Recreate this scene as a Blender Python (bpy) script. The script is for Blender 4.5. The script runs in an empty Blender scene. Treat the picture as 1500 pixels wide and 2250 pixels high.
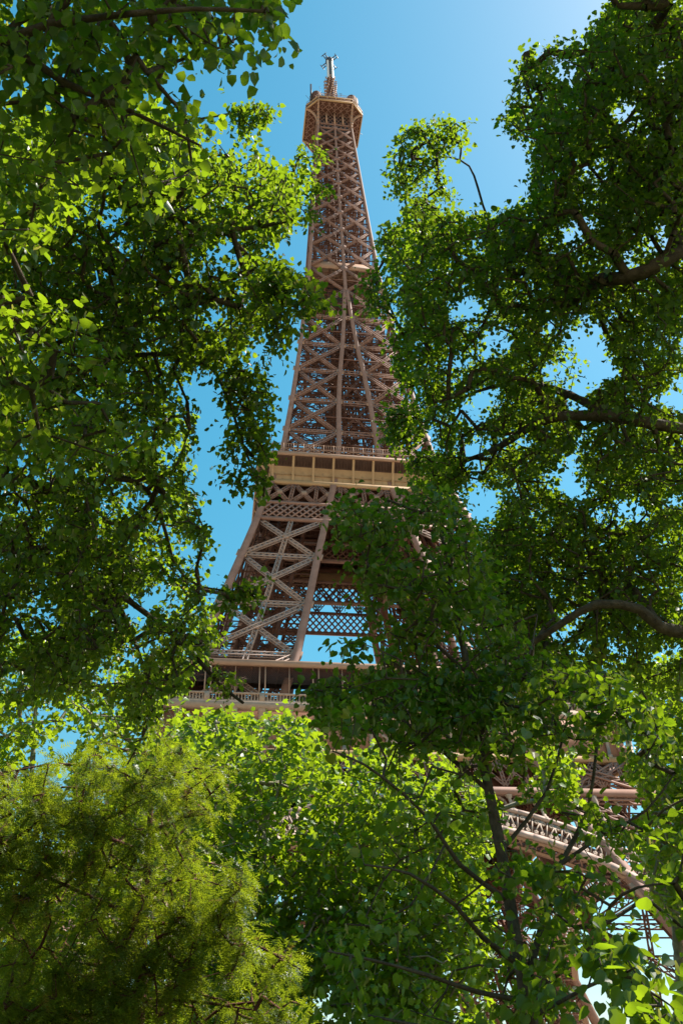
import bpy, math
import numpy as np
from mathutils import Matrix, Vector

rng = np.random.default_rng(20240611)
S = bpy.context.scene
COL = S.collection
R = math.radians

# ------------------------------------------------------------------ camera
CAM = np.array([-25.83, -153.54, 1.7])
YAW, PIT, ROL, FPX = 0.1566, 0.6477, -0.0367, 1959.5      # solved from the tower's known sizes
FW = np.array([math.sin(YAW)*math.cos(PIT), math.cos(YAW)*math.cos(PIT), math.sin(PIT)])
_r = np.array([math.cos(YAW), -math.sin(YAW), 0.0]); _u = np.cross(_r, FW)
RT = _r*math.cos(ROL) + _u*math.sin(ROL)
UP = -_r*math.sin(ROL) + _u*math.cos(ROL)
cd = bpy.data.cameras.new('camera'); cam = bpy.data.objects.new('camera', cd); COL.objects.link(cam)
cd.sensor_fit = 'VERTICAL'; cd.sensor_height = 36.0; cd.lens = FPX/2250*36.0
cd.clip_start = 0.1; cd.clip_end = 6000
m = Matrix.Identity(4)
for i in range(3):
    m[i][0], m[i][1], m[i][2], m[i][3] = RT[i], UP[i], -FW[i], CAM[i]
cam.matrix_world = m
S.camera = cam

# ------------------------------------------------------------------ sky and sun
SUN_EL, SUN_AZ = 57.0, 74.0            # azimuth clockwise from +Y (away from the camera)
w = bpy.data.worlds.new('World'); S.world = w; w.use_nodes = True
nt = w.node_tree; bg = nt.nodes['Background']
sky = nt.nodes.new('ShaderNodeTexSky'); sky.sky_type = 'NISHITA'; sky.sun_disc = False
sky.sun_elevation = R(SUN_EL); sky.sun_rotation = R(SUN_AZ)
sky.altitude = 50; sky.air_density = 1.5; sky.dust_density = 0.6; sky.ozone_density = 1.0
hs = nt.nodes.new('ShaderNodeHueSaturation')
hs.inputs['Hue'].default_value = 0.467; hs.inputs['Saturation'].default_value = 1.45; hs.inputs['Value'].default_value = 1.02
nt.links.new(sky.outputs[0], hs.inputs['Color']); nt.links.new(hs.outputs['Color'], bg.inputs['Color'])
bg.inputs['Strength'].default_value = 0.067
sd = bpy.data.lights.new('sun', 'SUN'); so = bpy.data.objects.new('sun', sd); COL.objects.link(so)
sd.energy = 5.0; sd.angle = R(0.53); sd.color = (1.0, 0.94, 0.84)
sv = Vector((math.sin(R(SUN_AZ))*math.cos(R(SUN_EL)), math.cos(R(SUN_AZ))*math.cos(R(SUN_EL)), math.sin(R(SUN_EL))))
so.rotation_euler = sv.to_track_quat('Z', 'Y').to_euler(); so.location = (0, 0, 400)

S.view_settings.view_transform = 'Standard'; S.view_settings.look = 'None'
S.view_settings.exposure = 1.28; S.view_settings.gamma = 1.0
S.render.engine = 'CYCLES'
cy = S.cycles
cy.use_denoising = True
try: cy.denoiser = 'OPENIMAGEDENOISE'
except Exception: pass
cy.max_bounces = 6; cy.diffuse_bounces = 3; cy.glossy_bounces = 2; cy.transmission_bounces = 5; cy.transparent_max_bounces = 8
cy.sample_clamp_indirect = 6.0

# ------------------------------------------------------------------ materials
def mat(name, col, rough=0.6, spec=0.3, noise=None, bump=0.0, scale=4.0, metal=0.0, coords='Object'):
    M = bpy.data.materials.new(name); M.use_nodes = True
    t = M.node_tree; b = t.nodes['Principled BSDF']
    b.inputs['Base Color'].default_value = (*col, 1); b.inputs['Roughness'].default_value = rough
    b.inputs['Specular IOR Level'].default_value = spec; b.inputs['Metallic'].default_value = metal
    if noise:
        tc = t.nodes.new('ShaderNodeTexCoord'); n = t.nodes.new('ShaderNodeTexNoise')
        n.inputs['Scale'].default_value = scale; n.inputs['Detail'].default_value = 6; n.inputs['Roughness'].default_value = 0.65
        t.links.new(tc.outputs[coords], n.inputs['Vector'])
        r = t.nodes.new('ShaderNodeValToRGB'); r.color_ramp.elements[0].position = 0.3; r.color_ramp.elements[1].position = 0.72
        r.color_ramp.elements[0].color = (*noise, 1); r.color_ramp.elements[1].color = (*col, 1)
        t.links.new(n.outputs['Fac'], r.inputs['Fac']); t.links.new(r.outputs['Color'], b.inputs['Base Color'])
        if bump:
            bp = t.nodes.new('ShaderNodeBump'); bp.inputs['Strength'].default_value = bump; bp.inputs['Distance'].default_value = 0.05
            t.links.new(n.outputs['Fac'], bp.inputs['Height']); t.links.new(bp.outputs['Normal'], b.inputs['Normal'])
    return M

def leafmat(name, dark, light, trans, tw=0.5, gloss=0.025, rough=0.4, per_object=False, odd=None):
    """diffuse + translucent leaf; hue varies from leaf to leaf"""
    M = bpy.data.materials.new(name); M.use_nodes = True
    t = M.node_tree; t.nodes.clear()
    out = t.nodes.new('ShaderNodeOutputMaterial')
    if per_object:
        a = t.nodes.new('ShaderNodeObjectInfo'); fac = a.outputs['Random']
    else:
        a = t.nodes.new('ShaderNodeAttribute'); a.attribute_name = 'hue'; fac = a.outputs['Fac']
    r1 = t.nodes.new('ShaderNodeValToRGB'); e = r1.color_ramp.elements
    e[0].color = (*dark, 1); e[1].color = (*light, 1)
    if odd:
        k = e.new(0.965); k.color = (*light, 1); e[-1].color = (*odd, 1)
    t.links.new(fac, r1.inputs['Fac'])
    r2 = t.nodes.new('ShaderNodeValToRGB'); e = r2.color_ramp.elements
    e[0].color = (trans[0]*0.72, trans[1]*0.8, trans[2]*0.8, 1); e[1].color = (*trans, 1)
    t.links.new(fac, r2.inputs['Fac'])
    d = t.nodes.new('ShaderNodeBsdfDiffuse'); tr = t.nodes.new('ShaderNodeBsdfTranslucent')
    g = t.nodes.new('ShaderNodeBsdfGlossy'); g.inputs['Roughness'].default_value = rough; g.inputs['Color'].default_value = (1, 1, 1, 1)
    t.links.new(r1.outputs['Color'], d.inputs['Color']); t.links.new(r2.outputs['Color'], tr.inputs['Color'])
    m1 = t.nodes.new('ShaderNodeMixShader'); m1.inputs[0].default_value = tw
    t.links.new(d.outputs[0], m1.inputs[1]); t.links.new(tr.outputs[0], m1.inputs[2])
    m2 = t.nodes.new('ShaderNodeMixShader'); m2.inputs[0].default_value = gloss
    t.links.new(m1.outputs[0], m2.inputs[1]); t.links.new(g.outputs[0], m2.inputs[2])
    t.links.new(m2.outputs[0], out.inputs['Surface'])
    return M

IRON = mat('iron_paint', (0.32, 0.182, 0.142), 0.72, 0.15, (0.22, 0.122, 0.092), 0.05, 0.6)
IRON_D = mat('iron_paint_inner_shade', (0.15, 0.070, 0.047), 0.75, 0.12, (0.11, 0.050, 0.034), 0.05, 0.8)  # same iron paint, darkened to carry the shade of the interior
IRON_L = mat('iron_paint_pale', (0.38, 0.235, 0.165), 0.72, 0.15, (0.31, 0.185, 0.128), 0.05, 0.8)
DARKBR = mat('soffit_shade_brown', (0.085, 0.045, 0.032), 0.65, 0.3, (0.06, 0.032, 0.024), 0, 0.8)  # dark soffit planking, with the shade of the recess put into the colour
IRON_G = mat('iron_paint_grey', (0.41, 0.285, 0.24), 0.7, 0.15, (0.32, 0.22, 0.18), 0.05, 0.8)
GALL = mat('gallery_paint', (0.45, 0.285, 0.155), 0.72, 0.15, (0.34, 0.21, 0.112), 0.03, 0.5)
STONE = mat('balustrade_paint', (0.40, 0.29, 0.225), 0.7, 0.2, (0.31, 0.22, 0.165), 0.05, 2.0)
FRIEZE = mat('frieze_paint', (0.30, 0.160, 0.11), 0.7, 0.2, (0.24, 0.125, 0.085), 0.05, 1.0)
DARK = mat('dark_steel', (0.06, 0.05, 0.055), 0.5, 0.4, (0.04, 0.035, 0.04), 0, 1.0)
MASTW = mat('mast_white', (0.70, 0.69, 0.68), 0.4, 0.4, (0.6, 0.58, 0.56), 0, 1.5)
REDP = mat('pavilion_red', (0.22, 0.055, 0.045), 0.5, 0.4, (0.17, 0.04, 0.035), 0, 0.6)
GLASS = mat('pavilion_glass', (0.10, 0.14, 0.17), 0.08, 0.7)
BARK = mat('linden_bark', (0.135, 0.100, 0.072), 0.9, 0.1, (0.045, 0.032, 0.023), 0.8, 11.0)
BARKP = mat('plane_bark', (0.30, 0.26, 0.19), 0.85, 0.2, (0.10, 0.085, 0.055), 0.4, 5.0)
BARKY = mat('yew_bark', (0.13, 0.050, 0.035), 0.9, 0.15, (0.05, 0.020, 0.015), 0.6, 16.0)
LINDEN = leafmat('linden_leaf', (0.007, 0.036, 0.006), (0.034, 0.086, 0.009), (0.33, 0.47, 0.012), 0.46, odd=(0.16, 0.13, 0.02))
LINDEN1 = leafmat('linden_leaf_single', (0.007, 0.036, 0.006), (0.034, 0.086, 0.009), (0.33, 0.47, 0.012), 0.46, per_object=True)
BRACT = leafmat('linden_bract', (0.11, 0.13, 0.03), (0.17, 0.17, 0.04), (0.46, 0.44, 0.07), 0.5, 0.03)
PLANEL = leafmat('plane_leaf', (0.030, 0.095, 0.008), (0.085, 0.165, 0.011), (0.38, 0.50, 0.012), 0.48)
PLANEL1 = leafmat('plane_leaf_single', (0.030, 0.095, 0.008), (0.085, 0.165, 0.011), (0.38, 0.50, 0.012), 0.48, per_object=True)
YEW = leafmat('yew_needle', (0.011, 0.046, 0.006), (0.105, 0.135, 0.014), (0.36, 0.42, 0.015), 0.44, 0.015, odd=(0.20, 0.10, 0.02))
GRASS = mat('park_lawn', (0.050, 0.075, 0.020), 0.95, 0.1, (0.075, 0.070, 0.035), 0.3, 0.35)
PAVE = mat('plaza_gravel', (0.37, 0.31, 0.235), 0.95, 0.1, (0.28, 0.235, 0.17), 0.3, 0.12)

# ------------------------------------------------------------------ mesh helpers
def mesh(name, V, F, attr=None, smooth=False):
    """F: list of int arrays, each (n,k)"""
    V = np.asarray(V, np.float32).reshape(-1, 3)
    Fs = [np.asarray(f, np.int32) for f in (F if isinstance(F, list) else [F]) if len(f)]
    me = bpy.data.meshes.new(name)
    me.vertices.add(len(V)); me.vertices.foreach_set('co', V.ravel())
    loops = np.concatenate([f.ravel() for f in Fs]); tot = np.concatenate([np.full(len(f), f.shape[1], np.int32) for f in Fs])
    me.loops.add(len(loops)); me.loops.foreach_set('vertex_index', loops)
    me.polygons.add(len(tot)); st = np.zeros(len(tot), np.int32); st[1:] = np.cumsum(tot)[:-1]
    me.polygons.foreach_set('loop_start', st)
    if smooth: me.polygons.foreach_set('use_smooth', np.ones(len(tot), bool))
    me.update(calc_edges=True)
    if attr is not None:
        a = me.attributes.new('hue', 'FLOAT', 'POINT'); a.data.foreach_set('value', np.asarray(attr, np.float32))
    return me

def obj(name, me, material=None, parent=None, **kw):
    o = bpy.data.objects.new(name, me); COL.objects.link(o)
    if material is not None and not me.materials: me.materials.append(material)
    if parent is not None: o.parent = parent
    for k, v in kw.items(): o[k] = v
    return o

def thing(name, label, cat, loc=(0, 0, 0), group=None):
    o = bpy.data.objects.new(name, None); COL.objects.link(o); o.location = loc; o.empty_display_size = 0.5
    o['label'] = label; o['category'] = cat
    if group: o['group'] = group
    return o

BOXF = np.array([[0,1,3,2],[4,6,7,5],[0,4,5,1],[2,3,7,6],[0,2,6,4],[1,5,7,3]])
def nz(v): return v/np.maximum(np.linalg.norm(v, axis=-1, keepdims=True), 1e-9)
class MB:
    """collects boxes and other pieces, in numpy; one mesh at the end"""
    def __init__(s): s.V = []; s.F = {}; s.n = 0
    def raw(s, V, F):
        V = np.asarray(V, float).reshape(-1, 3); F = np.asarray(F)
        s.V.append(V); s.F.setdefault(F.shape[1], []).append(F+s.n); s.n += len(V); return s
    def bars(s, P, Q, w, d, N):
        """bars from P to Q; width w across, depth d along the normal N"""
        P = np.atleast_2d(np.asarray(P, float)); Q = np.atleast_2d(np.asarray(Q, float))
        P, Q = np.broadcast_arrays(P, Q)
        N = np.broadcast_to(np.asarray(N, float), P.shape); k = len(P)
        D = nz(Q-P); T = nz(np.cross(D, N)); N2 = nz(np.cross(T, D))
        w = np.broadcast_to(w, (k,))[:, None]/2; d = np.broadcast_to(d, (k,))[:, None]/2
        V = np.stack([B+a*T*w+b*N2*d for B in (P, Q) for a in (-1, 1) for b in (-1, 1)], 1)
        s.raw(V.reshape(-1, 3), (np.arange(k)[:, None, None]*8+BOXF[None]).reshape(-1, 4)); return s
    def box(s, a, b):
        a = np.array(a, float); b = np.array(b, float)
        V = np.array([[ (a, b)[i][0], (a, b)[j][1], (a, b)[k][2]] for i in (0, 1) for j in (0, 1) for k in (0, 1)])
        s.raw(V, BOXF); return s
    def loft(s, rings, closed=True, cap=True):
        """rings: (m,k,3)"""
        rings = np.asarray(rings, float); mm, k, _ = rings.shape
        i = np.arange(mm-1)[:, None]; j = np.arange(k if closed else k-1)[None]
        jn = (j+1) % k
        F = np.stack([i*k+j, i*k+jn, (i+1)*k+jn, (i+1)*k+j], -1).reshape(-1, 4)
        s.raw(rings.reshape(-1, 3), F)
        if cap and closed:
            s.raw(rings[0][::-1], np.arange(k)[None]); s.raw(rings[-1], np.arange(k)[None])
        return s
    def lat(s, P, Q, N, w, d, segs, ch=0.14, lc=0.09, faces=(-1, 1)):
        """lattice girder: chords along its edges, crossed lacing on its faces"""
        P = np.asarray(P, float); Q = np.asarray(Q, float); N = np.asarray(N, float)
        D = nz(Q-P); T = nz(np.cross(D, N)); N2 = nz(np.cross(T, D))
        for b in faces:
            o = N2*b*(d/2-lc/2)
            A = [P+o+T*a*(w/2-ch/2) for a in (-1, 1)]; B = [Q+o+T*a*(w/2-ch/2) for a in (-1, 1)]
            s.bars(A, B, ch, ch*0.9, N2)
            t = np.linspace(0, 1, segs+1)[:, None]
            L = [A[0]+(B[0]-A[0])*t, A[1]+(B[1]-A[1])*t]
            e = N2*b*lc*0.35
            s.bars(L[0][:-1]-e, L[1][1:]-e, lc, lc*0.6, N2); s.bars(L[1][:-1]+e, L[0][1:]+e, lc, lc*0.6, N2)
        return s
    def rot(s, k):
        """quarter turns about the tower's axis"""
        c, sn = [(1, 0), (0, 1), (-1, 0), (0, -1)][k % 4]
        for V in s.V:
            x, y = V[:, 0].copy(), V[:, 1].copy(); V[:, 0] = c*x-sn*y; V[:, 1] = sn*x+c*y
        return s
    def add(s, o):
        for V in o.V: pass
        n0 = s.n; s.V += o.V
        for k, L in o.F.items(): s.F.setdefault(k, []).extend([f+n0 for f in L])
        s.n += o.n; return s
    def build(s, name, material, parent=None, smooth=False, **kw):
        me = mesh(name, np.concatenate(s.V), [np.concatenate(L) for L in s.F.values()], smooth=smooth)
        return obj(name, me, material, parent, **kw)

def ray(u, v):
    d = FW*FPX+RT*(u-750)+UP*(1125-v); return d/np.linalg.norm(d)
def W(u, v, dist): return CAM+ray(u, v)*dist

# ------------------------------------------------------------------ ground
g = MB(); n = 24; xs = np.linspace(-2500, 2500, n+1)
X, Y = np.meshgrid(xs, xs, indexing='ij'); V = np.stack([X, Y, np.zeros_like(X)], -1).reshape(-1, 3)
i, j = np.meshgrid(np.arange(n), np.arange(n), indexing='ij'); b = (i*(n+1)+j).ravel()
g.raw(V, np.stack([b, b+n+1, b+n+2, b+1], 1))
o = g.build('ground', PAVE); o['kind'] = 'structure'
lw = []
for t_ in np.linspace(0, 2*math.pi, 41)[:-1]:
    r_ = 34*(1+0.08*math.sin(3*t_+1)+0.05*math.sin(5*t_)); lw.append((CAM[0]+3+r_*1.25*math.cos(t_), CAM[1]+8+r_*math.sin(t_)))
lawn = MB().loft([[(x, y, z) for x, y in lw] for z in (-0.1, 0.05)])
o = lawn.build('lawn', GRASS); o['kind'] = 'structure'

# ================================================================== the tower
ZA = [0, 15, 30, 43.5, 50.6, 57.6, 68, 79.2, 90.9, 101, 105.5, 112, 118, 123.7, 139, 159.5, 182, 192, 210, 234, 266, 277]
AA = [62.4, 53.0, 44.3, 37.2, 33.9, 32.2, 29.4, 26.3, 23.2, 20.6, 19.6, 18.0, 16.6, 15.6, 13.7, 11.6, 9.7, 8.95, 7.95, 6.8, 5.3, 4.9]
ZI = [0, 57.6, 68, 79.2, 90.9, 101, 112, 123.7, 139, 149.5, 159.5, 170.5, 182, 400]
AI = [37.1, 17.0, 14.2, 12.0, 9.9, 7.9, 5.8, 4.1, 3.5, 2.75, 1.75, 0.95, 0.3, 0.3]
fa = lambda z: np.interp(z, ZA, AA)
fi = lambda z: np.interp(z, ZI, AI)
tower = thing('iron_lattice_tower', 'tall brown wrought iron lattice tower rising above the trees', 'tower')
stuff_in = MB()            # bracing too deep inside to tell apart
def q4(k, p):
    c, sn = [(1, 0), (0, 1), (-1, 0), (0, -1)][k % 4]
    p = np.asarray(p, float); x, y = p[..., 0], p[..., 1]
    return np.stack([c*x-sn*y, sn*x+c*y, p[..., 2]], -1)

def post(name, fx, fy, z0, z1, wd, step=4.0, material=IRON, collect=None, wt=None):
    zs = np.linspace(z0, z1, max(2, int((z1-z0)/step)+1))
    rings = []
    for z in zs:
        x, y = fx(z), fy(z); h = (wd+(wt-wd)*(z-z0)/(z1-z0))/2 if wt else wd/2
        rings.append([(x-h, y-h, z), (x+h, y-h, z), (x+h, y+h, z), (x-h, y+h, z)])
    b = MB().loft(rings)
    if collect is not None: collect.add(b); return
    return b.build(name, material, tower)

# --- corner posts of the four legs and of the spire
for sx in (-1, 1):
    for sy in (-1, 1):
        for kx, ky in ((1, 1), (0, 1), (1, 0), (0, 0)):
            gx = (lambda z, s=sx, k=kx: s*(fa(z) if k else fi(z))); gy = (lambda z, s=sy, k=ky: s*(fa(z) if k else fi(z)))
            front = sy < 0 or (kx and ky)
            for z0, z1, wd, wt in ((0, 57, 1.5, 1.4), (57, 117, 1.35, 1.2), (117, 182, 1.05, 0.85)):
                if kx == 0 and ky == 0 and z0 > 100: wd, wt = 0.6, 0.5
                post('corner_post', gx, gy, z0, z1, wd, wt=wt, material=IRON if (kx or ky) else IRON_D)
        post('corner_post', lambda z, s=sx: s*fa(z), lambda z, s=sy: s*fa(z), 182, 276, 0.85, wt=0.6)
for k in range(4):
    zs = np.linspace(182, 276, 20); rings = []
    for z in zs:
        h = 0.42-0.14*(z-182)/94; a = fa(z)
        rings.append(q4(k, np.array([(-h, -a-0.06-h*0.6, z), (h, -a-0.06-h*0.6, z), (h, -a+0.3, z), (-h, -a+0.3, z)])))
    MB().loft(rings).build('face_post', IRON, tower)

# --- bracing of the legs
LV0 = [1.5, 15, 29.5, 43.5, 50.6]
LV1 = [57.6, 68, 79.2, 90.9, 101]
LV2 = [118, 128.7, 139, 149.5, 159.5, 170.5, 182]
LV3 = [182, 191.8, 201.5, 210.1, 218.4, 226.4, 234, 241, 247.6, 253.6, 259.9, 266.2]
def panel(P0, P1, Q0, Q1, N, wd, segs, name_out, median=False, horiz=True, gusset=True, dep=None, ch=0.15, lc=0.1, mt=IRON, faces=(-1, 1)):
    """one braced panel: P = bottom corners, Q = top corners. name_out False -> joins the inner mass"""
    dep = dep or wd*0.7
    P0, P1, Q0, Q1 = [np.asarray(p, float) for p in (P0, P1, Q0, Q1)]
    sep = np.asarray(N, float)*wd*0.16
    mem = [(P0+sep, Q1+sep, 'diagonal_brace'), (P1-sep, Q0-sep, 'diagonal_brace')]
    if median: mem.append(((P0+P1)/2, (Q0+Q1)/2, 'median_brace'))
    if horiz: mem.append((P0, P1, 'cross_girder'))
    for a, b, nm in mem:
        sg = max(3, int(np.linalg.norm(b-a)/wd*(0.85 if name_out else 0.5))) if segs is None else segs
        M = MB().lat(a, b, N, wd, dep, sg, ch, lc, faces)
        if name_out: M.build(nm, mt, tower)
        else: stuff_in.add(M)
    if gusset and name_out:
        Nn = np.asarray(N, float); D = nz(P1-P0); H = nz(Q0-P0)
        for c, s in ((P0, 1), (P1, -1)):
            cc = c+Nn*(dep*0.55)
            MB().bars(cc-H*wd*0.95, cc+H*wd*0.95, wd*2.1, 0.08, Nn).build('gusset_plate', IRON_L, tower)
        if median:
            G2 = MB(); cc = (P0+P1+Q0+Q1)/4+Nn*(dep*0.62); G2.bars(cc-H*wd*0.6, cc+H*wd*0.6, wd*1.3, 0.08, Nn)
            G2.build('gusset_plate', IRON_L, tower)

def legface(k, side, LV, out, wd, inner=False, **kw):
    """side = -1/+1: left or right leg of face k. inner: the leg's inward face, parallel to face k"""
    for z0, z1 in zip(LV[:-1], LV[1:]):
        f = fi if inner else fa
        P = [q4(k, (side*g(z0), -f(z0), z0)) for g in (fa, fi)]; Q = [q4(k, (side*g(z1), -f(z1), z1)) for g in (fa, fi)]
        N = q4(k, np.array([0, -1, (f(z0)-f(z1))/(z1-z0)])); N = nz(N)
        if inner: N = -N
        panel(P[0], P[1], Q[0], Q[1], N, wd, None, out, **kw)

for k in range(4):
    near = k in (0, 1)
    for side in (-1, 1):
        legface(k, side, LV0, near, 1.3, median=False, ch=0.27, lc=0.16, gusset=(k == 0))
        legface(k, side, LV1, near, 0.88, median=True, ch=0.18, lc=0.12, mt=IRON_G, gusset=(k == 0))
        legface(k, side, LV2, near, 0.8, gusset=(k == 0), ch=0.2, lc=0.12, faces=(1, -1) if near else (1,))
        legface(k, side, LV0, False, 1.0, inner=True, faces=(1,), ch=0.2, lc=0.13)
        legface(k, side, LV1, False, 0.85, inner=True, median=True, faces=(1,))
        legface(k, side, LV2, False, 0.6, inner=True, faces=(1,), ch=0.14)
        # spire: half-face panels between corner post and face post
        for n_, (z0, z1) in enumerate(zip(LV3[:-1], LV3[1:])):
            P = [q4(k, (side*x, -fa(z0), z0)) for x in (fa(z0), 0)]; Q = [q4(k, (side*x, -fa(z1), z1)) for x in (fa(z1), 0)]
            panel(P[0], P[1], Q[0], Q[1], q4(k, (0, -1, 0.05)), 0.66-0.014*n_, None, near, gusset=False,
                  horiz=False, ch=0.19-0.003*n_, lc=0.10, faces=(1, -1) if near else (1,))
    # node plates on the face post
    for z in LV3[1:]:
        M = MB(); s_ = 0.95-0.3*(z-182)/84
        M.bars(q4(k, (0, -fa(z)-0.32, z-s_)), q4(k, (0, -fa(z)-0.32, z+s_)), s_*2.2, 0.1, q4(k, (0, -1, 0)))
        if k in (0, 1): M.build('gusset_plate', IRON, tower)
        else: stuff_in.add(M)
    # opening between the two legs above the second floor: ties at the nodes
    for z in LV2[1:]:
        M = MB().lat(q4(k, (-fi(z), -fa(z), z)), q4(k, (fi(z), -fa(z), z)), q4(k, (0, -1, 0)), 0.9, 0.7, 4, 0.16, 0.09)
        if k in (0, 1): M.build('cross_girder', IRON, tower)
        else: stuff_in.add(M)
    for z0, z1 in zip(LV2[:-1], LV2[1:]):
        if z0 > 125:
            M = MB().lat(q4(k, (-fi(z0), -fa(z0)+0.3, z0)), q4(k, (fi(z1), -fa(z1)+0.3, z1)), q4(k, (0, -1, 0)), 0.5, 0.4, 8, 0.12, 0.07, (1,))
            M.lat(q4(k, (fi(z0), -fa(z0)+0.5, z0)), q4(k, (-fi(z1), -fa(z1)+0.5, z1)), q4(k, (0, -1, 0)), 0.5, 0.4, 8, 0.12, 0.07, (1,))
            stuff_in.add(M)

# --- diaphragms, lift shafts and stairs inside
for z in LV2[1:]+LV3[1:]:
    a = fa(z)-0.4
    for s in (-1, 1):
        stuff_in.lat((-a, s*a*0.42, z), (a, s*a*0.42, z), (0, 0, 1), 0.7, 0.5, 12, 0.13, 0.08, (1,))
        stuff_in.lat((s*a*0.42, -a, z+0.3), (s*a*0.42, a, z+0.3), (0, 0, 1), 0.7, 0.5, 12, 0.13, 0.08, (1,))
        stuff_in.bars((-a, s*a, z), (a, -s*a, z), 0.22, 0.2, (0, 0, 1))
for z0, z1 in zip((LV2+LV3[1:])[:-1], (LV2+LV3[1:])[1:]):
    zm = (z0+z1)/2
    for z in (zm,):
        a = fa(z)
        for k in range(4): stuff_in.bars(q4(k, (-a, -a+0.1, z)), q4(k, (a, -a+0.1, z)), 0.26, 0.2, (0, 0, 1))
    # raking braces inside, corner to middle of the opposite diaphragm
    for k in range(4):
        a0, a1 = fa(z0)*0.95, fa(z1)*0.95
        stuff_in.bars(q4(k, (-a0, -a0, z0)), q4(k, (0, a1*0.2, z1)), 0.24, 0.2, (0, 0, 1))
        stuff_in.bars(q4(k, (-a1*0.42, -a1*0.42, z1)), q4(k, (a0*0.42, -a0*0.42, z0)), 0.2, 0.2, (0, -1, 0))
for z in np.arange(120, 264, 1.25):
    a = fa(z)*0.93
    for k in range(4):
        x0, x1 = rng.uniform(-a, a, 2); h_ = rng.uniform(-2.5, 2.5)
        stuff_in.bars(q4(k, (x0, -a*rng.uniform(0.45, 1), z)), q4(k, (x1, -a*rng.uniform(0.45, 1), z+h_)), 0.16, 0.16, (0, 0, 1))
        stuff_in.bars(q4(k, (-a, -a*0.86, z)), q4(k, (a, -a*0.86, z+(0.9 if int(z/2) % 2 else -0.9))), 0.13, 0.13, (0, 0, 1))
shaft = MB()
for x in (-2.4, -0.8, 0.8, 2.4):
    for y in (-2.2, 2.2):
        shaft.bars((x, y, 117), (x, y, 274), 0.34, 0.34, (0, 1, 0))
for z in np.arange(119, 272, 2.2):
    for y in (-2.2, 2.2):
        shaft.bars((-2.4, y, z), (2.4, y, z), 0.14, 0.14, (0, 1, 0)); shaft.bars((-2.4, y, z), (-0.8, y, z+2.2), 0.12, 0.1, (0, 1, 0)); shaft.bars((2.4, y, z), (0.8, y, z+2.2), 0.12, 0.1, (0, 1, 0))
    for x in (-2.4, 2.4):
        shaft.bars((x, -2.2, z), (x, 2.2, z+2.2), 0.12, 0.1, (1, 0, 0)); shaft.bars((x, 2.2, z), (x, -2.2, z), 0.14, 0.14, (1, 0, 0))
shaft.build('lift_shaft', IRON_D, tower, label='tall central lift shaft of thin crossed bars')
st = MB()
for sx, sy in ((-1, -1), (1, -1), (1, 1), (-1, 1)):
    for lo, hi, n in ((8, 56, 9), (60, 112, 13)):
        zs = np.linspace(lo, hi, n+1)
        for t0 in (0.3, 0.5, 0.7):
            P = np.array([[sx*(fi(z)+(fa(z)-fi(z))*t0), sy*(fi(z)+(fa(z)-fi(z))*0.45), z] for z in zs])
            st.bars(P[:-1], P[1:], 0.45, 0.7, (sy, sx, 0.3))
            P2 = P+np.array([0, sy*2.6, 0]); st.bars(P2[:-1], P2[1:], 0.3, 0.5, (sy, sx, 0.3))
        for q, (z0, z1) in enumerate(zip(zs[:-1], zs[1:])):
            c0 = fi(z0)+(fa(z0)-fi(z0))*0.62; c1 = fi(z1)+(fa(z1)-fi(z1))*0.62
            d = 2.6 if q % 2 else -2.6
            st.bars((sx*(c0-d), sy*c0, z0), (sx*(c1+d), sy*c1, z1), 1.3, 0.3, (0, 0, 1))
            for h in (0.9, 1.1): st.bars((sx*(c0-d), sy*(c0+0.6), z0+h), (sx*(c1+d), sy*(c1+0.6), z1+h), 0.07, 0.07, (0, 0, 1))
            for e in np.linspace(0, 1, 4)[:-1]:
                z = z0+(z1-z0)*e; y = sy*(fi(z)+(fa(z)-fi(z))*(0.35+0.4*e))
                stuff_in.bars((sx*(fi(z)+0.5), y, z), (sx*(fa(z)-0.5), y, z), 0.18, 0.18, (0, 0, 1))
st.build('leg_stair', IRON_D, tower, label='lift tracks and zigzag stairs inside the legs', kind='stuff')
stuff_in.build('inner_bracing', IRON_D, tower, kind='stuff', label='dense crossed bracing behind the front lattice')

# --- intermediate platform
ip = MB(); a = fa(193)
ip.box((-a+0.6, -a+0.6, 193.4), (a-0.6, a-0.6, 193.8))
for k in range(4): ip.add(MB().box((-a+0.3, -a+0.3, 192.4), (a-0.3, -a+0.7, 194.9)).rot(k))
for x in np.linspace(-a+1, a-1, 9): ip.box((x-0.12, -a+0.8, 192.8), (x+0.12, a-0.8, 193.397))
ip.build('intermediate_platform', IRON_L, tower)
MB().box((-3.4, -3.2, 184), (3.4, 3.2, 192.7)).build('lift_machine_room', DARK, tower)

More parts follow.
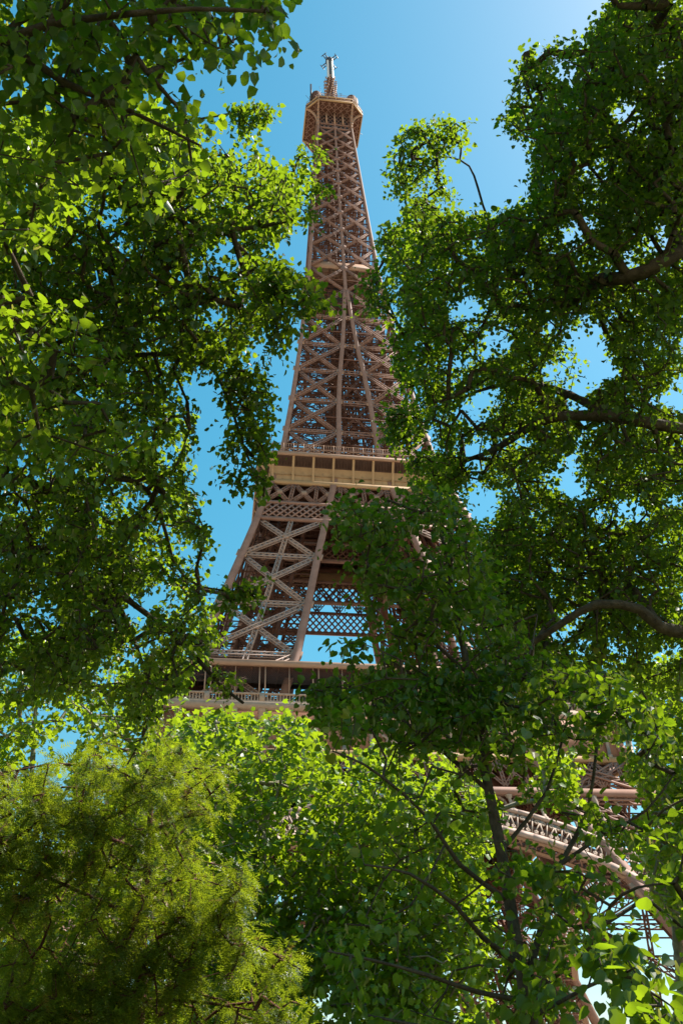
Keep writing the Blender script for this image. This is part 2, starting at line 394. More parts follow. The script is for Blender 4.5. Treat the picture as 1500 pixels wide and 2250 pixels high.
# --- second floor
for k in range(4):
    N = q4(k, (0, -1, 0.2)); vis = k == 0
    # lattice belt and the crossed row above it
    zb, zt = 100.8, 105.4
    for f, nm in ((fa, True), (fi, False)):
        B = MB()
        ab, at = fa(zb), fa(zt); yb, yt = -f(zb), -f(zt)
        if nm: yb -= 0.35; yt -= 0.35
        B.bars(q4(k, (-ab, yb, zb)), q4(k, (ab, yb, zb)), 0.75, 0.5, N); B.bars(q4(k, (-at, yt, zt)), q4(k, (at, yt, zt)), 0.6, 0.5, N)
        B.build('belt_girder', IRON, tower)
        L = MB(); n = int(2*ab/1.42)
        for q in range(-3, n+1):
            for sg in (1, -1):
                x0, x1 = (q, q+3) if sg > 0 else (q+3, q)
                X0, X1 = -ab+2*ab*x0/n, -ab+2*ab*x1/n; t0, t1 = 0.0, 1.0
                pts = []
                def cl(X):  # clip in x, keep straight
                    return X
                A = np.array([X0, yb, zb]); Bq = np.array([X1, yt, zt])
                for lim in (-ab, ab):
                    for end in (0, 1):
                        P, Q = (A, Bq) if end == 0 else (Bq, A)
                        if (P[0]-lim)*np.sign(lim) > 1e-6:
                            if (Q[0]-lim)*np.sign(lim) >= -1e-6: A = None; break
                            t = (lim-P[0])/(Q[0]-P[0]); Pn = P+(Q-P)*t
                            if end == 0: A = Pn
                            else: Bq = Pn
                    if A is None: break
                if A is None: continue
                off = np.array([0, -0.07*sg, 0]); L.bars(q4(k, A+off), q4(k, Bq+off), 0.34, 0.1, N)
        L.build('belt_lattice', IRON if nm else IRON_D, tower, kind='stuff')
    zb, zt = 105.6, 111.6; n = 8
    for q in range(n):
        x0, x1 = -1+2*q/n, -1+2*(q+1)/n; xm = (x0+x1)/2
        P = lambda x, z: q4(k, (x*fa(z), -fa(z), z))
        for a_, b_, nm in ((P(x0, zb), P(x1, zt), 'diagonal_brace'), (P(x1, zb), P(x0, zt), 'diagonal_brace'), (P(x1, zb), P(x1, zt), 'upright_brace')):
            M = MB().lat(a_+N*0.1*(nm == 'diagonal_brace'), b_+N*0.1, N, 0.72, 0.5, 8, 0.13, 0.09)
            if vis: M.build(nm, IRON, tower)
            else: M.build('crossed_row', IRON_D, tower, kind='stuff')
        if vis:
            c = (P(x0, zb)+P(x1, zt)+P(x1, zb)+P(x0, zt))/4+N*0.36; MB().bars(c-np.array([0, 0, .5]), c+np.array([0, 0, .5]), 1.0, 0.07, N).build('gusset_plate', IRON_L, tower)
    # gallery: sill beam, cove of bowed panels, brackets, rim, railing
    A2, C2 = 20.69, 2.8
    s2 = A2-C2
    prof = [(18.15, 111.5), (18.18, 112.4), (18.22, 113.6), (18.28, 114.8), (18.45, 115.75)]; prof2 = [(18.45, 115.75), (18.6, 115.95), (20.55, 116.8)]
    MB().bars(q4(k, (-18.6, -18.35, 111.75)), q4(k, (18.6, -18.35, 111.75)), 0.9, 0.7, q4(k, (0, -1, 0))).build('gallery_sill', GALL, tower)
    nb = 9; xs = np.linspace(-s2, s2, nb+1)
    for q in range(nb):
        rings = [[q4(k, (x, -y, z)) for x in (xs[q], xs[q+1])] for y, z in prof]
        v = np.array(rings); M = MB().loft(v, closed=False); M.loft(v+q4(k, (0, 0.12, 0.0)), closed=False)
        M.build('gallery_panel', GALL, tower)
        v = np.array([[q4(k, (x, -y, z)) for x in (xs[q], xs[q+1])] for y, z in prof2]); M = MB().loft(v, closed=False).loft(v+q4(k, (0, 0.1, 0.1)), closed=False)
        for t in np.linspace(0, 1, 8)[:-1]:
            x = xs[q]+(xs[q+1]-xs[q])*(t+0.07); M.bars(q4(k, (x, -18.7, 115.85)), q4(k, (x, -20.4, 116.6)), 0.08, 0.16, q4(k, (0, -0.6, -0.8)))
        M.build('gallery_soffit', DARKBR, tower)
        if vis:
            M = MB().bars(q4(k, (xs[q], -18.42, 113.75)), q4(k, (xs[q+1], -18.42, 113.75)), 0.13, 0.1, q4(k, (0, -1, 0)))
            for t in (0.5,): M.bars(q4(k, (xs[q]+(xs[q+1]-xs[q])*t, -18.33, 112.2)), q4(k, (xs[q]+(xs[q+1]-xs[q])*t, -18.5, 114.5)), 0.07, 0.06, q4(k, (0, -1, 0)))
            M.build('panel_batten', GALL, tower)
    for q in range(nb+1):
        M = MB(); h = 0.23
        pr = np.array([(18.75, 112.15), (19.2, 114.0), (19.7, 115.3), (20.3, 116.3), (20.62, 116.9)])
        bk = pr-np.array([0.3, 0])
        rings = [[q4(k, (xs[q]-h, -a_[0], a_[1])), q4(k, (xs[q]+h, -a_[0], a_[1])), q4(k, (xs[q]+h, -b_[0], b_[1])), q4(k, (xs[q]-h, -b_[0], b_[1]))] for a_, b_ in zip(pr, bk)]
        M.loft(rings).build('gallery_bracket', GALL, tower)
    # corner cove
    c0 = [(-s2, -y) for y, z in prof]; rings = []
    for y, z in prof+prof2[1:]:
        e = y-18.15; rings.append([q4(k, (-s2, -y, z)), q4(k, (-18.0-e*0.35-0.05, -18.0-e*0.35-0.05, z)), q4(k, (-y, -s2, z))])
    MB().loft(np.array(rings), closed=False).build('gallery_corner_panel', GALL, tower)
    rim = [(-s2, -A2), (s2, -A2)]
    MB().bars(q4(k, (-s2-0.05, -A2, 117.2)), q4(k, (s2+0.05, -A2, 117.2)), 0.75, 0.5, q4(k, (0, -1, 0))).build('gallery_rim', IRON_L, tower)
    MB().bars(q4(k, (-s2, -A2, 117.2)), q4(k, (-A2, -s2, 117.2)), 0.75, 0.5, q4(k, (-1, -1, 0))).build('gallery_rim', IRON_L, tower)
    M = MB()
    for P, Q, nn in (((-s2, -A2+0.1), (s2, -A2+0.1), 18), ((-s2, -A2+0.1), (-A2+0.1, -s2), 3)):
        P = np.array([*P, 117.6]); Q = np.array([*Q, 117.6])
        for h in (0.12, 1.1, 2.3): M.bars(q4(k, P+[0, 0, h]), q4(k, Q+[0, 0, h]), 0.11, 0.09, (0, 0, 1))
        for t in np.linspace(0, 1, nn+1):
            b_ = P+(Q-P)*t; M.bars(q4(k, b_), q4(k, b_+[0, 0, 2.4]), 0.12, 0.12, q4(k, (0, -1, 0)))
        for t0, t1 in zip(np.linspace(0, 1, nn+1)[:-1], np.linspace(0, 1, nn+1)[1:]):
            M.bars(q4(k, P+(Q-P)*t0+[0, 0, .15]), q4(k, P+(Q-P)*t1+[0, 0, 1.1]), 0.06, 0.05, q4(k, (0, -1, 0))); M.bars(q4(k, P+(Q-P)*t1+[0, 0, .15]), q4(k, P+(Q-P)*t0+[0, 0, 1.1]), 0.06, 0.05, q4(k, (0, -1, 0)))
            for e in np.linspace(t0, t1, 5)[1:-1]: M.bars(q4(k, P+(Q-P)*e+[0, 0, 1.1]), q4(k, P+(Q-P)*e+[0, 0, 2.3]), 0.05, 0.05, q4(k, (0, -1, 0)))
    M.build('gallery_railing', IRON_L, tower)
fl = MB(); s2 = 17.89; A2 = 20.6
oct8 = [(-s2, -A2), (s2, -A2), (A2, -s2), (A2, s2), (s2, A2), (-s2, A2), (-A2, s2), (-A2, -s2)]
fl.loft([[(x, y, z) for x, y in oct8] for z in (116.95, 117.3)])
fl.build('second_floor_deck', IRON_D, tower)
jo = MB()
for x in np.arange(-17.2, 17.3, 1.15): jo.box((x-0.09, -18, 116.2), (x+0.09, 18, 116.94))
for y in (-17, -12.5, -6.2, 0, 6.2, 12.5, 17): jo.box((-17.4, y-0.2, 114.6), (17.4, y+0.2, 116.2))
jo.build('floor_joists', IRON_D, tower, kind='stuff')
pv = MB(); pv.box((-9, -12.5, 117.3), (9, 12.5, 122.3)); pv.loft([[(-9.5, -13, 122.3), (9.5, -13, 122.3), (9.5, 13, 122.3), (-9.5, 13, 122.3)], [(-5, -9, 124), (5, -9, 124), (5, 9, 124), (-5, 9, 124)]])
pv.build('second_floor_cabin', IRON_L, tower)

# --- first floor: frieze with names, consoles, balustrade, roofed gallery
G1 = 35.35; BW = 2*G1/18
for k in range(4):
    vis = k == 0; N = q4(k, (0, -1, 0))
    MB().box((-G1+1.3, -G1+1.25, 50.7), (G1-1.3, -G1+1.75, 56.4)).rot(k).build('frieze_wall', FRIEZE, tower)
    MB().box((-G1+0.9, -G1+0.75, 49.9), (G1-0.9, -G1+1.8, 50.7)).rot(k).build('frieze_cornice', GALL, tower)
    MB().box((-G1, -G1, 56.4), (G1, -G1+1.9, 57.35)).rot(k).build('gallery_cornice', STONE, tower)
    for q in range(19):
        x = -G1+BW*q+ (0.35 if q == 0 else -0.35 if q == 18 else 0)
        C = MB(); y0 = -G1+1.25
        def sl(z, wd, d): return [q4(k, (x-wd, y0-d, z)), q4(k, (x+wd, y0-d, z)), q4(k, (x+wd, y0+0.02, z)), q4(k, (x-wd, y0+0.02, z))]
        C.loft([sl(50.7, .34, .42), sl(51.1, .34, .42), sl(51.15, .24, .3), sl(53.6, .24, .32), sl(54.2, .3, .4), sl(54.7, .26, .36), sl(55.0, .36, .55), sl(55.5, .44, .9), sl(55.9, .40, 1.05), sl(56.0, .52, 1.15), sl(56.395, .52, 1.15)])
        C.build('console', STONE, tower)
    if vis:   # oval shield in the middle of the frieze
        ang = np.linspace(0, 2*math.pi, 25)[:-1]
        ov = lambda r_, y_: [(r_*2.0*math.cos(t_), -G1+y_, 51.6+r_*1.75*math.sin(t_)) for t_ in ang]
        sh = MB().loft([ov(1.0, 1.2), ov(1.0, 0.7), ov(0.86, 0.62), ov(0.82, 0.8), ov(0.3, 0.7)]).build('cartouche', STONE, tower)
        for a0 in (0.6, 1.05, 1.57, 2.09, 2.54):
            c_ = np.array([2.0*math.cos(a0), -G1+0.85, 51.6+1.75*math.sin(a0)]); d_ = np.array([math.cos(a0), 0, math.sin(a0)]); MB().bars(c_, c_+d_*0.9, 0.35, 0.3, (0, -1, 0)).build('crest_leaf', STONE, sh)
    # balustrade
    MB().box((-G1+0.1, -G1+0.1, 57.35), (G1-0.1, -G1+0.45, 57.55)).rot(k).build('balustrade_base', STONE, tower)
    MB().box((-G1+0.08, -G1+0.05, 58.5), (G1-0.08, -G1+0.5, 58.7)).rot(k).build('balustrade_rail', STONE, tower)
    B = MB(); th = np.linspace(0, 2*math.pi, 7)[:-1]
    for x in np.arange(-G1+0.4, G1-0.3, 0.46):
        if abs(((x+G1) % (2*BW))-0.0) < 0.4 or abs(((x+G1) % (2*BW))-2*BW) < 0.4: continue
        rr = []
        for z, r_ in ((57.55, .10), (57.75, .14), (57.95, .11), (58.25, .07), (58.4, .1), (58.5, .1)):
            rr.append([q4(k, (x+r_*math.cos(t), -G1+0.28+r_*math.sin(t), z)) for t in th])
        B.loft(rr, cap=False)
    B.build('balusters', STONE, tower, kind='stuff')
    for q in range(0, 19, 2):
        x = -G1+BW*q+(0.45 if q == 0 else -0.45 if q == 18 else 0)
        MB().box((x-0.4, -G1+0.02, 57.35), (x+0.4, -G1+0.55, 58.75)).rot(k).build('balustrade_pier', STONE, tower)
        for dx in (-0.42, 0.42):
            MB().box((x+dx-0.1, -G1+0.6, 57.35), (x+dx+0.1, -G1+0.8, 63.2)).rot(k).build('gallery_post', IRON_L, tower)
        if q < 18: MB().box((x+BW-0.07, -G1+0.62, 57.35), (x+BW+0.07, -G1+0.76, 63.2)).rot(k).build('gallery_post', IRON_L, tower)
    MB().box((-33.7, -G1+0.2, 63.2), (33.7, -G1+0.75, 64.1)).rot(k).build('gallery_fascia', IRON_L, tower)
    rf = MB().box((-33.65, -G1+0.76, 63.25), (33.65, -27.5, 63.75)); 
    for x in np.arange(-33, 33.1, BW/2): rf.box((x-0.07, -G1+0.8, 62.9), (x+0.07, -27.6, 63.245))
    rf.rot(k).build('gallery_roof', IRON_D, tower)
    if k in (0, 3):
        Nt = MB(); xs = np.arange(-33.5, 33.6, 0.3)
        for sg in (1, -1): Nt.bars(np.stack([xs, np.full_like(xs, -G1+0.9), np.full_like(xs, 60.6)], 1), np.stack([xs+sg*1.9, np.full_like(xs, -G1+0.9), np.full_like(xs, 63.2)], 1), 0.035, 0.03, (0, -1, 0))
        Nt.rot(k).build('safety_net', DARK, tower, kind='stuff')
    # floor ring and beams beneath
    MB().box((-G1+1.9, -G1+1.9, 56.6), (G1-1.9, -13, 57.3)).rot(k).build('first_floor_deck', IRON_D, tower)
    J = MB()
    for x in np.arange(-32, 32.1, 2.0): J.lat((x, -33, 55.2), (x, -14, 55.2), (1, 0, 0), 2.0, 0.3, 9, 0.2, 0.12, (1,))
    for y in (-31, -24, -14.5): J.lat((-32, y, 53.6), (32, y, 53.6), (0, 1, 0), 4.6, 0.4, 14, 0.4, 0.22, (1,))
    J.rot(k); J.build('floor_girders', IRON_D, tower, kind='stuff')
# pavilions on the first floor
for k, x0, x1 in ((1, -14, 14), (3, -14, 14), (2, -14, 14)):
    P = MB(); P.loft([[(x0, -30, 57.4), (x1, -30, 57.4), (x1, -18, 57.4), (x0, -18, 57.4)], [(x0, -28.5, 62.5), (x1, -28.5, 62.5), (x1, -18, 62.5), (x0, -18, 62.5)]]); P.rot(k)
    po = P.build('pavilion', GLASS, tower)
    rf = MB().box((x0-0.5, -29.5, 62.5), (x1+0.5, -17.5, 63.2)).rot(k).build('pavilion_roof', REDP, po)
    for x in np.linspace(x0, x1, 12): MB().bars(q4(k, (x, -30.05, 57.4)), q4(k, (x, -28.55, 62.5)), 0.2, 0.12, q4(k, (0, -1, 0.3))).build('mullion', REDP, po)

# --- the great arches between the feet
def arcP(k, r, th, dy=0.0):
    z = -6.8+r*math.cos(th); x = r*math.sin(th); return q4(k, (x, -fa(max(z, 0))-0.5+dy, z))
for k in range(4):
    vis = k in (0, 1)
    T = np.linspace(-1.05, 1.05, 51); N = nz(q4(k, (0, -1, 0.47)))
    for r, wd, nm in ((49.7, 0.55, 'arch_rim'), (46.3, 0.8, 'arch_rim')):
        for dy in (0, 4.2):
            P = np.array([arcP(k, r, t, dy) for t in T])
            MB().bars(P[:-1], P[1:], wd, 0.6, N).build(nm, IRON_G if (vis and dy == 0) else IRON, tower)
    # soffit
    So = MB(); P = np.array([arcP(k, 46.0, t, 0) for t in T]); Q = np.array([arcP(k, 46.0, t, 4.2) for t in T])
    So.bars(P, Q, 0.3, 0.25, (0, 0, 1)); So.bars(P[:-1], Q[1:], 0.2, 0.16, (0, 0, 1)); So.bars(Q[:-1], P[1:], 0.2, 0.16, (0, 0, 1))
    P = np.array([arcP(k, 48, t, 4.2) for t in T])
    So.bars(np.array([arcP(k, 46.3, t, 4.2) for t in T[:-1]]), np.array([arcP(k, 49.7, t, 4.2) for t in T[1:]]), 0.2, 0.15, N)
    So.bars(np.array([arcP(k, 49.7, t, 4.2) for t in T[:-1]]), np.array([arcP(k, 46.3, t, 4.2) for t in T[1:]]), 0.2, 0.15, N)
    So.build('arch_soffit', IRON, tower, kind='stuff')
    # solid soffit plate strips at both edges
    for d0, d1 in ((0.1, 1.1), (3.2, 4.1)):
        v = np.array([[arcP(k, 45.9, t, d0), arcP(k, 45.9, t, d1)] for t in T]); v2 = np.array([[arcP(k, 45.82, t, d0), arcP(k, 45.82, t, d1)] for t in T])
        MB().loft(v, closed=False).loft(v2, closed=False).build('soffit_plate', IRON_L, tower)
    # ornament: fan bars with scrolls
    if vis:
        O = MB()
        for t in np.linspace(-1.0, 1.0, 52):
            for dt, tt in ((-0.016, 0.4), (0.0, 0.0), (0.016, -0.4)):
                O.bars(arcP(k, 46.7, t+dt*0.3), arcP(k, 49.3, t+dt*1.4), 0.16, 0.2, N)
            for s in (-1, 1):
                for rr, rad, c_ in ((48.9, 0.36, 0.0105), (47.2, 0.3, 0.0105)):
                    cc = t+s*c_*1.0
                    ang = np.linspace(0, 1.75*2*math.pi/1.0, 13); rad_ = rad*(1-ang/ang[-1]*0.72)
                    pts = np.array([arcP(k, rr+rad_[i_]*math.cos(ang[i_]), cc+s*rad_[i_]*math.sin(ang[i_])/48) for i_ in range(len(ang))])
                    O.bars(pts[:-1], pts[1:], 0.14, 0.2, N)
        O.build('arch_scrollwork', STONE, tower, kind='stuff', label='pale scrolled ironwork along the great arch')
    # arcade of columns between arch and floor girder
    ztop = 43.6
    MB().box((-41, -fa(ztop)-0.9, ztop), (41, -fa(ztop)-0.1, ztop+1.0)).rot(k).build('arcade_beam', IRON, tower)
    for x in np.arange(-26, 26.1, 4.0):
        z0 = -6.8+math.sqrt(49.8**2-x*x)
        if ztop-z0 < 0.7: continue
        y0, y1 = -fa(z0)-0.5, -fa(ztop)-0.5
        C = MB(); th = np.linspace(0, 2*math.pi, 9)[:-1]
        hh = ztop-z0; rings = []
        for f_, r_ in ((0, .42), (0.12*min(1, 3/hh), .42), (0.14, .26), (0.8, .24), (0.86, .4), (1.0, .55)):
            rings.append([q4(k, (x+r_*math.cos(t), y0+(y1-y0)*f_+r_*math.sin(t), z0+hh*f_)) for t in th])
        C.loft(rings)
        if vis: C.build('arcade_column', STONE, tower)
        else: C.build('arcade_column', IRON, tower)
        if hh > 1.5:
            a_ = np.linspace(0, math.pi, 11); pts = np.array([q4(k, (x+2+1.75*math.cos(t), y1+0.25, ztop-1.75+1.7*math.sin(t))) for t in a_])
            M = MB().bars(pts[:-1], pts[1:], 0.3, 0.25, q4(k, (0, -1, 0)))
            if vis: M.build('arcade_arch', STONE, tower)
    # girder above
    Gd = MB()
    za, zc = 45.2, 49.9
    n = 22
    for q in range(n):
        x0, x1 = -39+78*q/n, -39+78*(q+1)/n
        for A, B in (((x0, za), (x1, zc)), ((x1, za), (x0, zc)), ((x0, za), (x0, zc))):
            Gd.lat(q4(k, (A[0], -fa(A[1]), A[1])), q4(k, (B[0], -fa(B[1]), B[1])), N, 0.55, 0.5, 7, 0.14, 0.09, (1,))
    Gd.build('first_floor_truss', IRON, tower, kind='stuff')
# masonry feet
for sx in (-1, 1):
    for sy in (-1, 1):
        F_ = MB(); c = (62.4+37.1)/2
        F_.loft([[(sx*c+a_*h, sy*c+b_*h, z) for a_, b_ in ((-1, -1), (1, -1), (1, 1), (-1, 1))] for z, h in ((0, 14.5), (1.2, 14.2), (1.2, 13.6), (2.6, 13.2))])
        F_.build('masonry_foot', mat('foot_stone', (0.42, 0.38, 0.32), 0.85, 0.2, (0.33, 0.30, 0.25), 0.3, 0.5) if (sx, sy) == (-1, -1) else bpy.data.materials['foot_stone'], tower)

# --- third floor
A3, C3 = 9.03, 3.6; s3 = A3-C3
o8 = np.array([(-s3, -A3), (s3, -A3), (A3, -s3), (A3, s3), (s3, A3), (-s3, A3), (-A3, s3), (-A3, -s3)])
def octr(f, z): return [(x*f, y*f, z) for x, y in o8]
MB().loft([octr(0.985, 275.9), octr(0.985, 276.3)]).build('third_floor_deck', IRON_D, tower)
sf = MB()
for t in np.linspace(-8, 8, 9): sf.box((t-0.09, -8.6+max(0, abs(t)-5.4), 275.55), (t+0.09, 8.6-max(0, abs(t)-5.4), 275.895))
for t in np.arange(-16, 17, 2.0):
    for sg in (1, -1):
        lo, hi = max(-8.6, -8.6-t*sg), min(8.6, 8.6-t*sg)
        xs_ = np.linspace(-8.6, 8.6, 40); ys_ = sg*xs_+t; ok = (np.abs(ys_) < 8.7) & (np.abs(xs_)+np.abs(ys_) < 2*A3-C3-0.5)
        if ok.sum() > 3:
            a_, b_ = xs_[ok][0], xs_[ok][-1]; sf.bars((a_, sg*a_+t, 275.45), (b_, sg*b_+t, 275.45), 0.16, 0.1, (0, 0, 1))
sf.build('soffit_ribs', IRON, tower, kind='stuff')
for i_ in range(8):
    P = np.array([*o8[i_], 0.0]); Q = np.array([*o8[(i_+1) % 8], 0.0]); nrm = nz(np.array([-(P-Q)[1], (P-Q)[0], 0])*-1)
    mid = (P+Q)/2; nrm = nz(mid)
    e = [0, 0, 0]
    MB().bars(P+[0, 0, 275.9], Q+[0, 0, 275.9], 0.7, 0.4, nrm).build('platform_rim', GALL, tower)
    MB().bars(P*0.99+[0, 0, 277.0], Q*0.99+[0, 0, 277.0], 0.55, 0.25, nrm).build('gallery_wall', IRON_D, tower)
    MB().bars(P*0.995+[0, 0, 277.9], Q*0.995+[0, 0, 277.9], 0.45, 0.4, nrm).build('platform_rim', GALL, tower)
    M = MB(); nn = 4 if i_ % 2 == 0 else 2
    for t in np.linspace(0, 1, nn+1): M.bars(P+(Q-P)*t+[0, 0, 275.9], P+(Q-P)*t+[0, 0, 278.1], 0.22, 0.3, nrm)
    for t in np.linspace(0, 1, nn*4+1): M.bars(P*0.98+(Q-P)*0.98*t+[0, 0, 278.1], P*0.98+(Q-P)*0.98*t+[0, 0, 280.2], 0.07, 0.07, nrm)
    for h in (279.1, 280.2): M.bars(P*0.98+[0, 0, h], Q*0.98+[0, 0, h], 0.08, 0.08, nrm)
    M.build('gallery_frame', IRON, tower)
# curved brackets under the platform
for k in range(4):
    for s in (-1, 1):
        a0 = fa(266)
        pts = []
        for t in np.linspace(0, 1, 9):
            ang = t*math.pi/2
            pts.append((s*(a0+(s3-a0)*t), -(a0+(A3-a0)*(1-math.cos(ang))), 267.2+(275.6-267.2)*math.sin(ang)))
        P = np.array([q4(k, p) for p in pts]); MB().bars(P[:-1], P[1:]+(P[1:]-P[:-1])*0.04, 0.55, 0.55, q4(k, (1, 0, 0))).build('curved_bracket', IRON_L, tower)
    # lantern storey between the last node and the deck
    M = MB(); z0, z1 = 268.8, 275.4; a_ = fa(268)
    M.bars(q4(k, (-a_, -a_, 268.6)), q4(k, (a_, -a_, 268.6)), 0.35, 0.4, q4(k, (0, -1, 0))); M.bars(q4(k, (-a_, -a_, 266.3)), q4(k, (a_, -a_, 266.3)), 0.5, 0.4, q4(k, (0, -1, 0)))
    for x in np.linspace(-a_, a_, 9)[:-1]:
        w_ = a_*2/8
        M.bars(q4(k, (x, -a_, 266.4)), q4(k, (x+w_, -a_, 268.5)), 0.14, 0.1, q4(k, (0, -1, 0))); M.bars(q4(k, (x+w_, -a_+0.12, 266.4)), q4(k, (x, -a_+0.12, 268.5)), 0.14, 0.1, q4(k, (0, -1, 0)))
        for zz in (268.8, 271.0, 273.2):
            M.bars(q4(k, (x, -a_, zz)), q4(k, (x+w_, -a_, zz+2.2)), 0.13, 0.1, q4(k, (0, -1, 0))); M.bars(q4(k, (x+w_, -a_+0.12, zz)), q4(k, (x, -a_+0.12, zz+2.2)), 0.13, 0.1, q4(k, (0, -1, 0)))
    M.build('lantern_lattice', IRON, tower)
    for x in (-0.5, 0, 0.5): MB().bars(q4(k, (x*a_, -a_-0.25, 268.8)), q4(k, (x*a_, -a_-0.25, 275.4)), 0.5, 0.3, q4(k, (0, -1, 0))).build('lantern_post', IRON_L, tower)
MB().box((-4.2, -4.2, 266), (4.2, 4.2, 275.4)).build('lift_cabin_shell', DARK, tower)
# upper cabin, roof clutter, mast
MB().loft([octr(0.80, 276.3), octr(0.80, 280.5), octr(0.84, 280.5), octr(0.84, 281.2), octr(0.5, 283.4)]).build('upper_cabin', IRON_D, tower)
cl = MB()
for k in range(4):
    for x, y in ((-6.3, -5.6), (6.3, -5.8)):
        th = np.linspace(0, 2*math.pi, 11)[:-1]
        cl.loft([[q4(k, (x+r_*math.cos(t), y+r_*math.sin(t), z)) for t in th] for z, r_ in ((280.2, 1.5), (283.4, 1.6), (284.2, 1.2), (284.5, .3))])
cl.build('roof_turrets', IRON_D, tower)
an = MB()
for q in range(70):
    th = rng.uniform(0, 2*math.pi); r_ = rng.uniform(3.5, 8.7); x, y = r_*math.cos(th), r_*math.sin(th); z = 280.5+ (3 if r_ < 6 else 0); h = rng.uniform(1.2, 4.2)
    an.bars((x, y, z), (x, y, z+h), 0.11, 0.11, (0, 1, 0))
    if q % 3 == 0: an.bars((x-0.6, y, z+h*0.8), (x+0.6, y, z+h*0.8), 0.09, 0.09, (0, 1, 0))
an.bars((-7.6, -7.0, 279), (-7.6, -7.0, 288.5), 0.55, 0.45, (0, 1, 0))
for q in range(14):
    th = rng.uniform(0, 2*math.pi); d = np.array([math.cos(th), math.sin(th), 0]); b_ = d*8.9+[0, 0, rng.uniform(277, 281)]
    an.bars(b_, b_+d*rng.uniform(1, 3.2)+[0, 0, rng.uniform(0, .8)], 0.09, 0.09, (0, 0, 1))
an.build('roof_antennas', DARK, tower, kind='stuff')
th12 = np.linspace(0, 2*math.pi, 13)[:-1]
def cyl(zs, rs): return [[(r_*math.cos(t), r_*math.sin(t), z) for t in th12] for z, r_ in zip(zs, rs)]
MB().loft(cyl((283, 286, 297.5, 299, 306.5), (2.4, 1.6, 1.45, 1.35, 1.25))).build('mast_base', IRON_D, tower)
pn = MB()
for z in np.arange(285, 306, 1.7):
    for t in np.arange(0, 2*math.pi, math.pi/4):
        d = np.array([math.cos(t+z), math.sin(t+z), 0]); pn.bars(d*1.2+[0, 0, z], d*2.25+[0, 0, z+0.15], 0.28, 0.24, (0, 0, 1)); pn.bars(d*2.2+[0, 0, z-0.5], d*2.2+[0, 0, z+0.7], 0.3, 0.12, d)
pn.build('mast_dipoles', IRON_L, tower, kind='stuff')
MB().loft(cyl((306.5, 318.6), (1.02, 0.98)), cap=True).build('mast_tube', DARK, tower)
for x in (-0.72, 0.72): MB().loft([[(x+0.36*math.cos(t), -0.85+0.36*math.sin(t), z) for t in th12] for z in (306.6, 318.4)]).build('mast_cover', MASTW, tower)
MB().loft(cyl((318.4, 319.2, 320.8, 321.4), (1.15, 1.4, 1.3, 0.5))).build('mast_head', DARK, tower)
for s_ in (1, -1):
    for dx, dy in ((1, 1), (1, -1)):
        for zz in (319.6,):
            d = nz(np.array([dx*1.0, dy*1.0, 0]))*s_; e = np.array([-d[1], d[0], 0]); b_ = np.array([0, 0, zz])
            A_ = MB()
            for off in (-0.42, 0.42): A_.bars(b_+e*off+d*0.6, b_+e*off+d*3.3, 0.26, 0.2, (0, 0, 1))
            A_.bars(b_+d*3.2-e*1.1, b_+d*3.2+e*1.1, 0.2, 0.2, (0, 0, 1)); A_.bars(b_+d*2.0-e*0.5, b_+d*2.0+e*0.5, 0.2, 0.2, (0, 0, 1))
            A_.build('antenna_arm', DARK, tower)
# ================================================================== trees
def inpoly(pts, poly):
    x, y = pts[:, 0], pts[:, 1]; c = np.zeros(len(pts), bool); n = len(poly)
    for i in range(n):
        x1, y1 = poly[i]; x2, y2 = poly[(i+1) % n]
        if y1 == y2: continue
        t = ((y1 > y) != (y2 > y)) & (x < (x2-x1)*(y-y1)/(y2-y1)+x1); c ^= t
    return c
_ph = rng.uniform(0, 6.28, (10, 2)); _fr = rng.normal(0, 1, (10, 2))
def clump(u, v, s, seed=0):
    t = np.zeros_like(u)
    for i in range(10):
        t += np.sin(_fr[i, 0]*u/s*2.2+_fr[i, 1]*v/s*2.2+_ph[i, 0]+seed*1.7)
    return t/3.2
def fill(poly, n, d0, d1, holes=(), s=70, thr=-0.6, seed=0, hd=False):
    """n points through the volume seen inside an outline, between two distances"""
    poly = np.array(poly, float); lo, hi = poly.min(0), poly.max(0); out = []
    while sum(map(len, out)) < n:
        p = rng.uniform(lo, hi, (n*3, 2)); ok = inpoly(p, poly)
        for h in holes: ok &= ~inpoly(p, np.array(h, float))
        c = clump(p[:, 0], p[:, 1], s, seed); ok &= c > thr+rng.normal(0, 0.25, len(c))
        out.append(p[ok])
    p = np.concatenate(out)[:n]; d = rng.uniform(d0, d1, n)
    D = FW*FPX+RT*(p[:, :1]-750)+UP*(1125-p[:, 1:]); D /= np.linalg.norm(D, axis=1, keepdims=True)
    if hd: d = d/np.linalg.norm(D[:, :2], axis=1)
    return CAM+D*d[:, None]
def frames(D):
    a = np.where(np.abs(D[:, 2:3]) > 0.9, np.array([[1., 0, 0]]), np.array([[0, 0, 1.]])); T = nz(np.cross(D, a)); return T, nz(np.cross(D, T))
def frusta(P, Q, r0, r1, sides=4):
    D = nz(Q-P); T, B = frames(D); th = np.linspace(0, 2*math.pi, sides+1)[:-1]
    c, s = np.cos(th)[None, :, None], np.sin(th)[None, :, None]
    ring = c*T[:, None]+s*B[:, None]
    V = np.concatenate([P[:, None]+ring*r0[:, None, None], Q[:, None]+ring*r1[:, None, None]], 1)
    j = np.arange(sides); f = np.stack([j, (j+1) % sides, (j+1) % sides+sides, j+sides], 1)
    return V.reshape(-1, 3), (np.arange(len(P))[:, None, None]*2*sides+f[None]).reshape(-1, 4)
